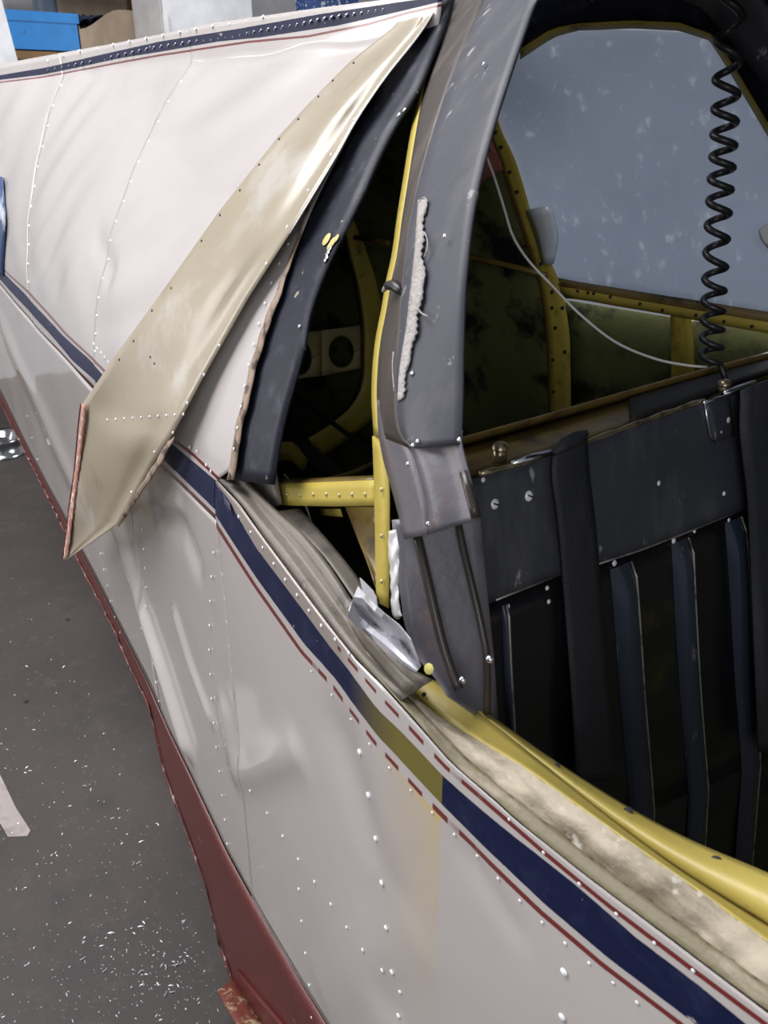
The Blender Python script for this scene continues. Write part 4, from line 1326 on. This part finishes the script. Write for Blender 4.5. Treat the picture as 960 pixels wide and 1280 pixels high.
# blue bin with rim
a, b = bpt(10, 66), bpt(97, 17)
BB = thing('blue_bin', 'bright blue plastic bin on the shelf, left of the tan carton', 'bin', (XB - 0.17, 0.5 * (a[1] + b[1]), z_sh))
mb = MB()
x1, x0b, ya, yb, zb, zt = XB - 0.02, XB - 0.34, a[1], b[1], z_sh, b[2]
mb.box((x0b, ya, zb), (x1, yb, zb + 0.01))
mb.box((x1 - 0.008, ya, zb), (x1, yb, zt)); mb.box((x0b, ya, zb), (x0b + 0.008, yb, zt))
mb.box((x0b, ya, zb), (x1, ya + 0.008, zt)); mb.box((x0b, yb - 0.008, zb), (x1, yb, zt))
mb.build('body', M['blue'], BB, smooth=False)
mb = MB(); mb.box((x1, ya - 0.006, zt - 0.06), (x1 + 0.008, yb + 0.006, zt))
mb.build('rim', M['blue'], BB, smooth=False)
# open tan carton
a, b = bpt(103, 58), bpt(186, 14)
CB = thing('cardboard_box', 'open tan cardboard box on the shelf, right of the blue bin', 'box', (XB - 0.2, 0.5 * (a[1] + b[1]), z_sh))
ya, yb, zt = a[1], b[1], b[2]
mb = MB()
G = [[(XB - 0.03, ya + (yb - ya) * k / 10, z_sh), (XB - 0.03, ya + (yb - ya) * k / 10, z_sh + (zt - z_sh) * (0.52 + 0.48 * sm(k / 6)))] for k in range(11)]
mb.grid(G)
mb.build('front_flap', M['card'], CB, thick=0.006, smooth=False)
mb = MB()
mb.box((XB - 0.40, ya, z_sh), (XB - 0.392, yb, zt + 0.10)); mb.box((XB - 0.40, yb - 0.008, z_sh), (XB - 0.03, yb, zt)); mb.box((XB - 0.40, ya, z_sh), (XB - 0.03, ya + 0.008, z_sh + 0.6 * (zt - z_sh)))
mb.build('body', M['card'], CB, smooth=False)
mb = MB()
G = []
for i in range(12):
    G.append([(XB - 0.06 - 0.3 * i / 11, ya + 0.02 + (yb - ya - 0.04) * k / 11, z_sh + (zt - z_sh) * (0.62 + 0.3 * rng.random())) for k in range(12)])
mb.grid(G)
tag(mb.build('rag_heap', M['dark_stuff'], thick=0.004), 'dark blue rags heaped inside the open tan carton', 'rags')
# grey-blue canister behind the bin
c0, c1 = bpt(60, 20, XB - 0.3), bpt(95, -30, XB - 0.3)
mb = MB()
cy_, r_ = 0.5 * (c0[1] + c1[1]), 0.13
mb.tube([(XB - 0.55, cy_, z_sh), (XB - 0.55, cy_, c1[2]), (XB - 0.55, cy_, c1[2] + 0.05), (XB - 0.55, cy_, c1[2] + 0.09)], [r_, r_, r_ * 0.6, r_ * 0.5], 20)
tag(mb.build('plastic_canister', M['grey_jar']), 'grey-blue plastic canister standing behind the blue bin', 'canister')
# white cabinet with grey side
CX = -6.1
a, b = bpt(207, 60, CX), bpt(313, -40, CX)
CA = thing('white_cabinet', 'tall white cabinet standing right of the wooden shelf', 'cabinet', (CX - 0.3, 0.5 * (a[1] + b[1]), ZF))
mb = MB(); mb.box((CX - 0.5, a[1], ZF), (CX - 0.02, b[1], 2.5))
mb.build('body', M['grey_side'], CA, smooth=False, bevel=0.006)
mb = MB(); mb.box((CX - 0.018, a[1] + 0.012, ZF + 0.05), (CX, b[1] - 0.004, 2.48))
mb.build('door', M['white_board'], CA, smooth=False, bevel=0.005)
e0 = bpt(204, 60, CX)
mb = MB(); mb.box((CX + 0.0, a[1] + 0.0, 0.9), (CX + 0.03, a[1] + 0.03, bpt(205, 16, CX)[2]))
mb.build('handle', M['white_board'], CA, smooth=False, bevel=0.004)
# leaning white board, far left
LX = -6.0
bl, brr = on(-40, 120, 0, LX), on(26, 90, 0, LX)
t0, t1 = on(-70, -60, 0, LX), on(-8, -60, 0, LX)
v = on(28, 98, 0, LX); w = on(0, -8, 0, LX)
d = (v - w) / (w[2] - v[2])
foot = v + d * (v[2] - ZF)
top = w - d * 0.3
mb = MB()
n_ = np.array([0.02, 0, 0]); wd = np.array([0, -0.35, 0.02])
vs = [foot, top, top + wd, foot + wd]
mb.add([*vs, *[p - n_ for p in vs]], [(0, 1, 2, 3), (7, 6, 5, 4), (0, 4, 5, 1), (1, 5, 6, 2), (2, 6, 7, 3), (3, 7, 4, 0)])
tag(mb.build('leaning_board', M['white_board'], smooth=False), 'white board leaning in front of the shelf at far left', 'board')
# pale blue board and navy carton right of the cabinet
a, b = on(340, 30, 0, -5.6), on(356, -20, 0, -5.6)
mb = MB()
va, vb = on(337, 20, 0, -5.6), on(343, -5, 0, -5.6)
sl_ = (vb[1] - va[1]) / (vb[2] - va[2])
y0_, wd_ = va[1] - sl_ * (va[2] - ZF), 0.09
vs = [(-5.6, y0_, ZF), (-5.6, y0_ + wd_, ZF), (-5.6, y0_ + wd_ + sl_ * 2.3, ZF + 2.3), (-5.6, y0_ + sl_ * 2.3, ZF + 2.3)]
mb.add(vs + [(p[0] - 0.02, p[1], p[2]) for p in vs], [(0, 1, 2, 3), (7, 6, 5, 4), (0, 4, 5, 1), (1, 5, 6, 2), (2, 6, 7, 3), (3, 7, 4, 0)])
tag(mb.build('pale_plank', M['pale_blue'], smooth=False), 'pale blue plank standing beside the white cabinet', 'plank')
a, b = on(398, 14, 0, -5.7), on(450, -30, 0, -5.7)
mb = MB(); mb.box((-6.1, a[1], ZF), (-5.7, on(470, 0, 0, -5.7)[1], a[2]))
tag(mb.build('grey_workbench', M['grey_side'], smooth=False), 'grey bench block under the navy carton behind the tail', 'bench')
mb = MB(); mb.box((-6.0, a[1], a[2]), (-5.72, b[1], a[2] + 0.25))
tag(mb.build('navy_carton', M['navy_carton'], smooth=False, bevel=0.004), 'navy and white carton behind the tail, right of the pale plank', 'carton')
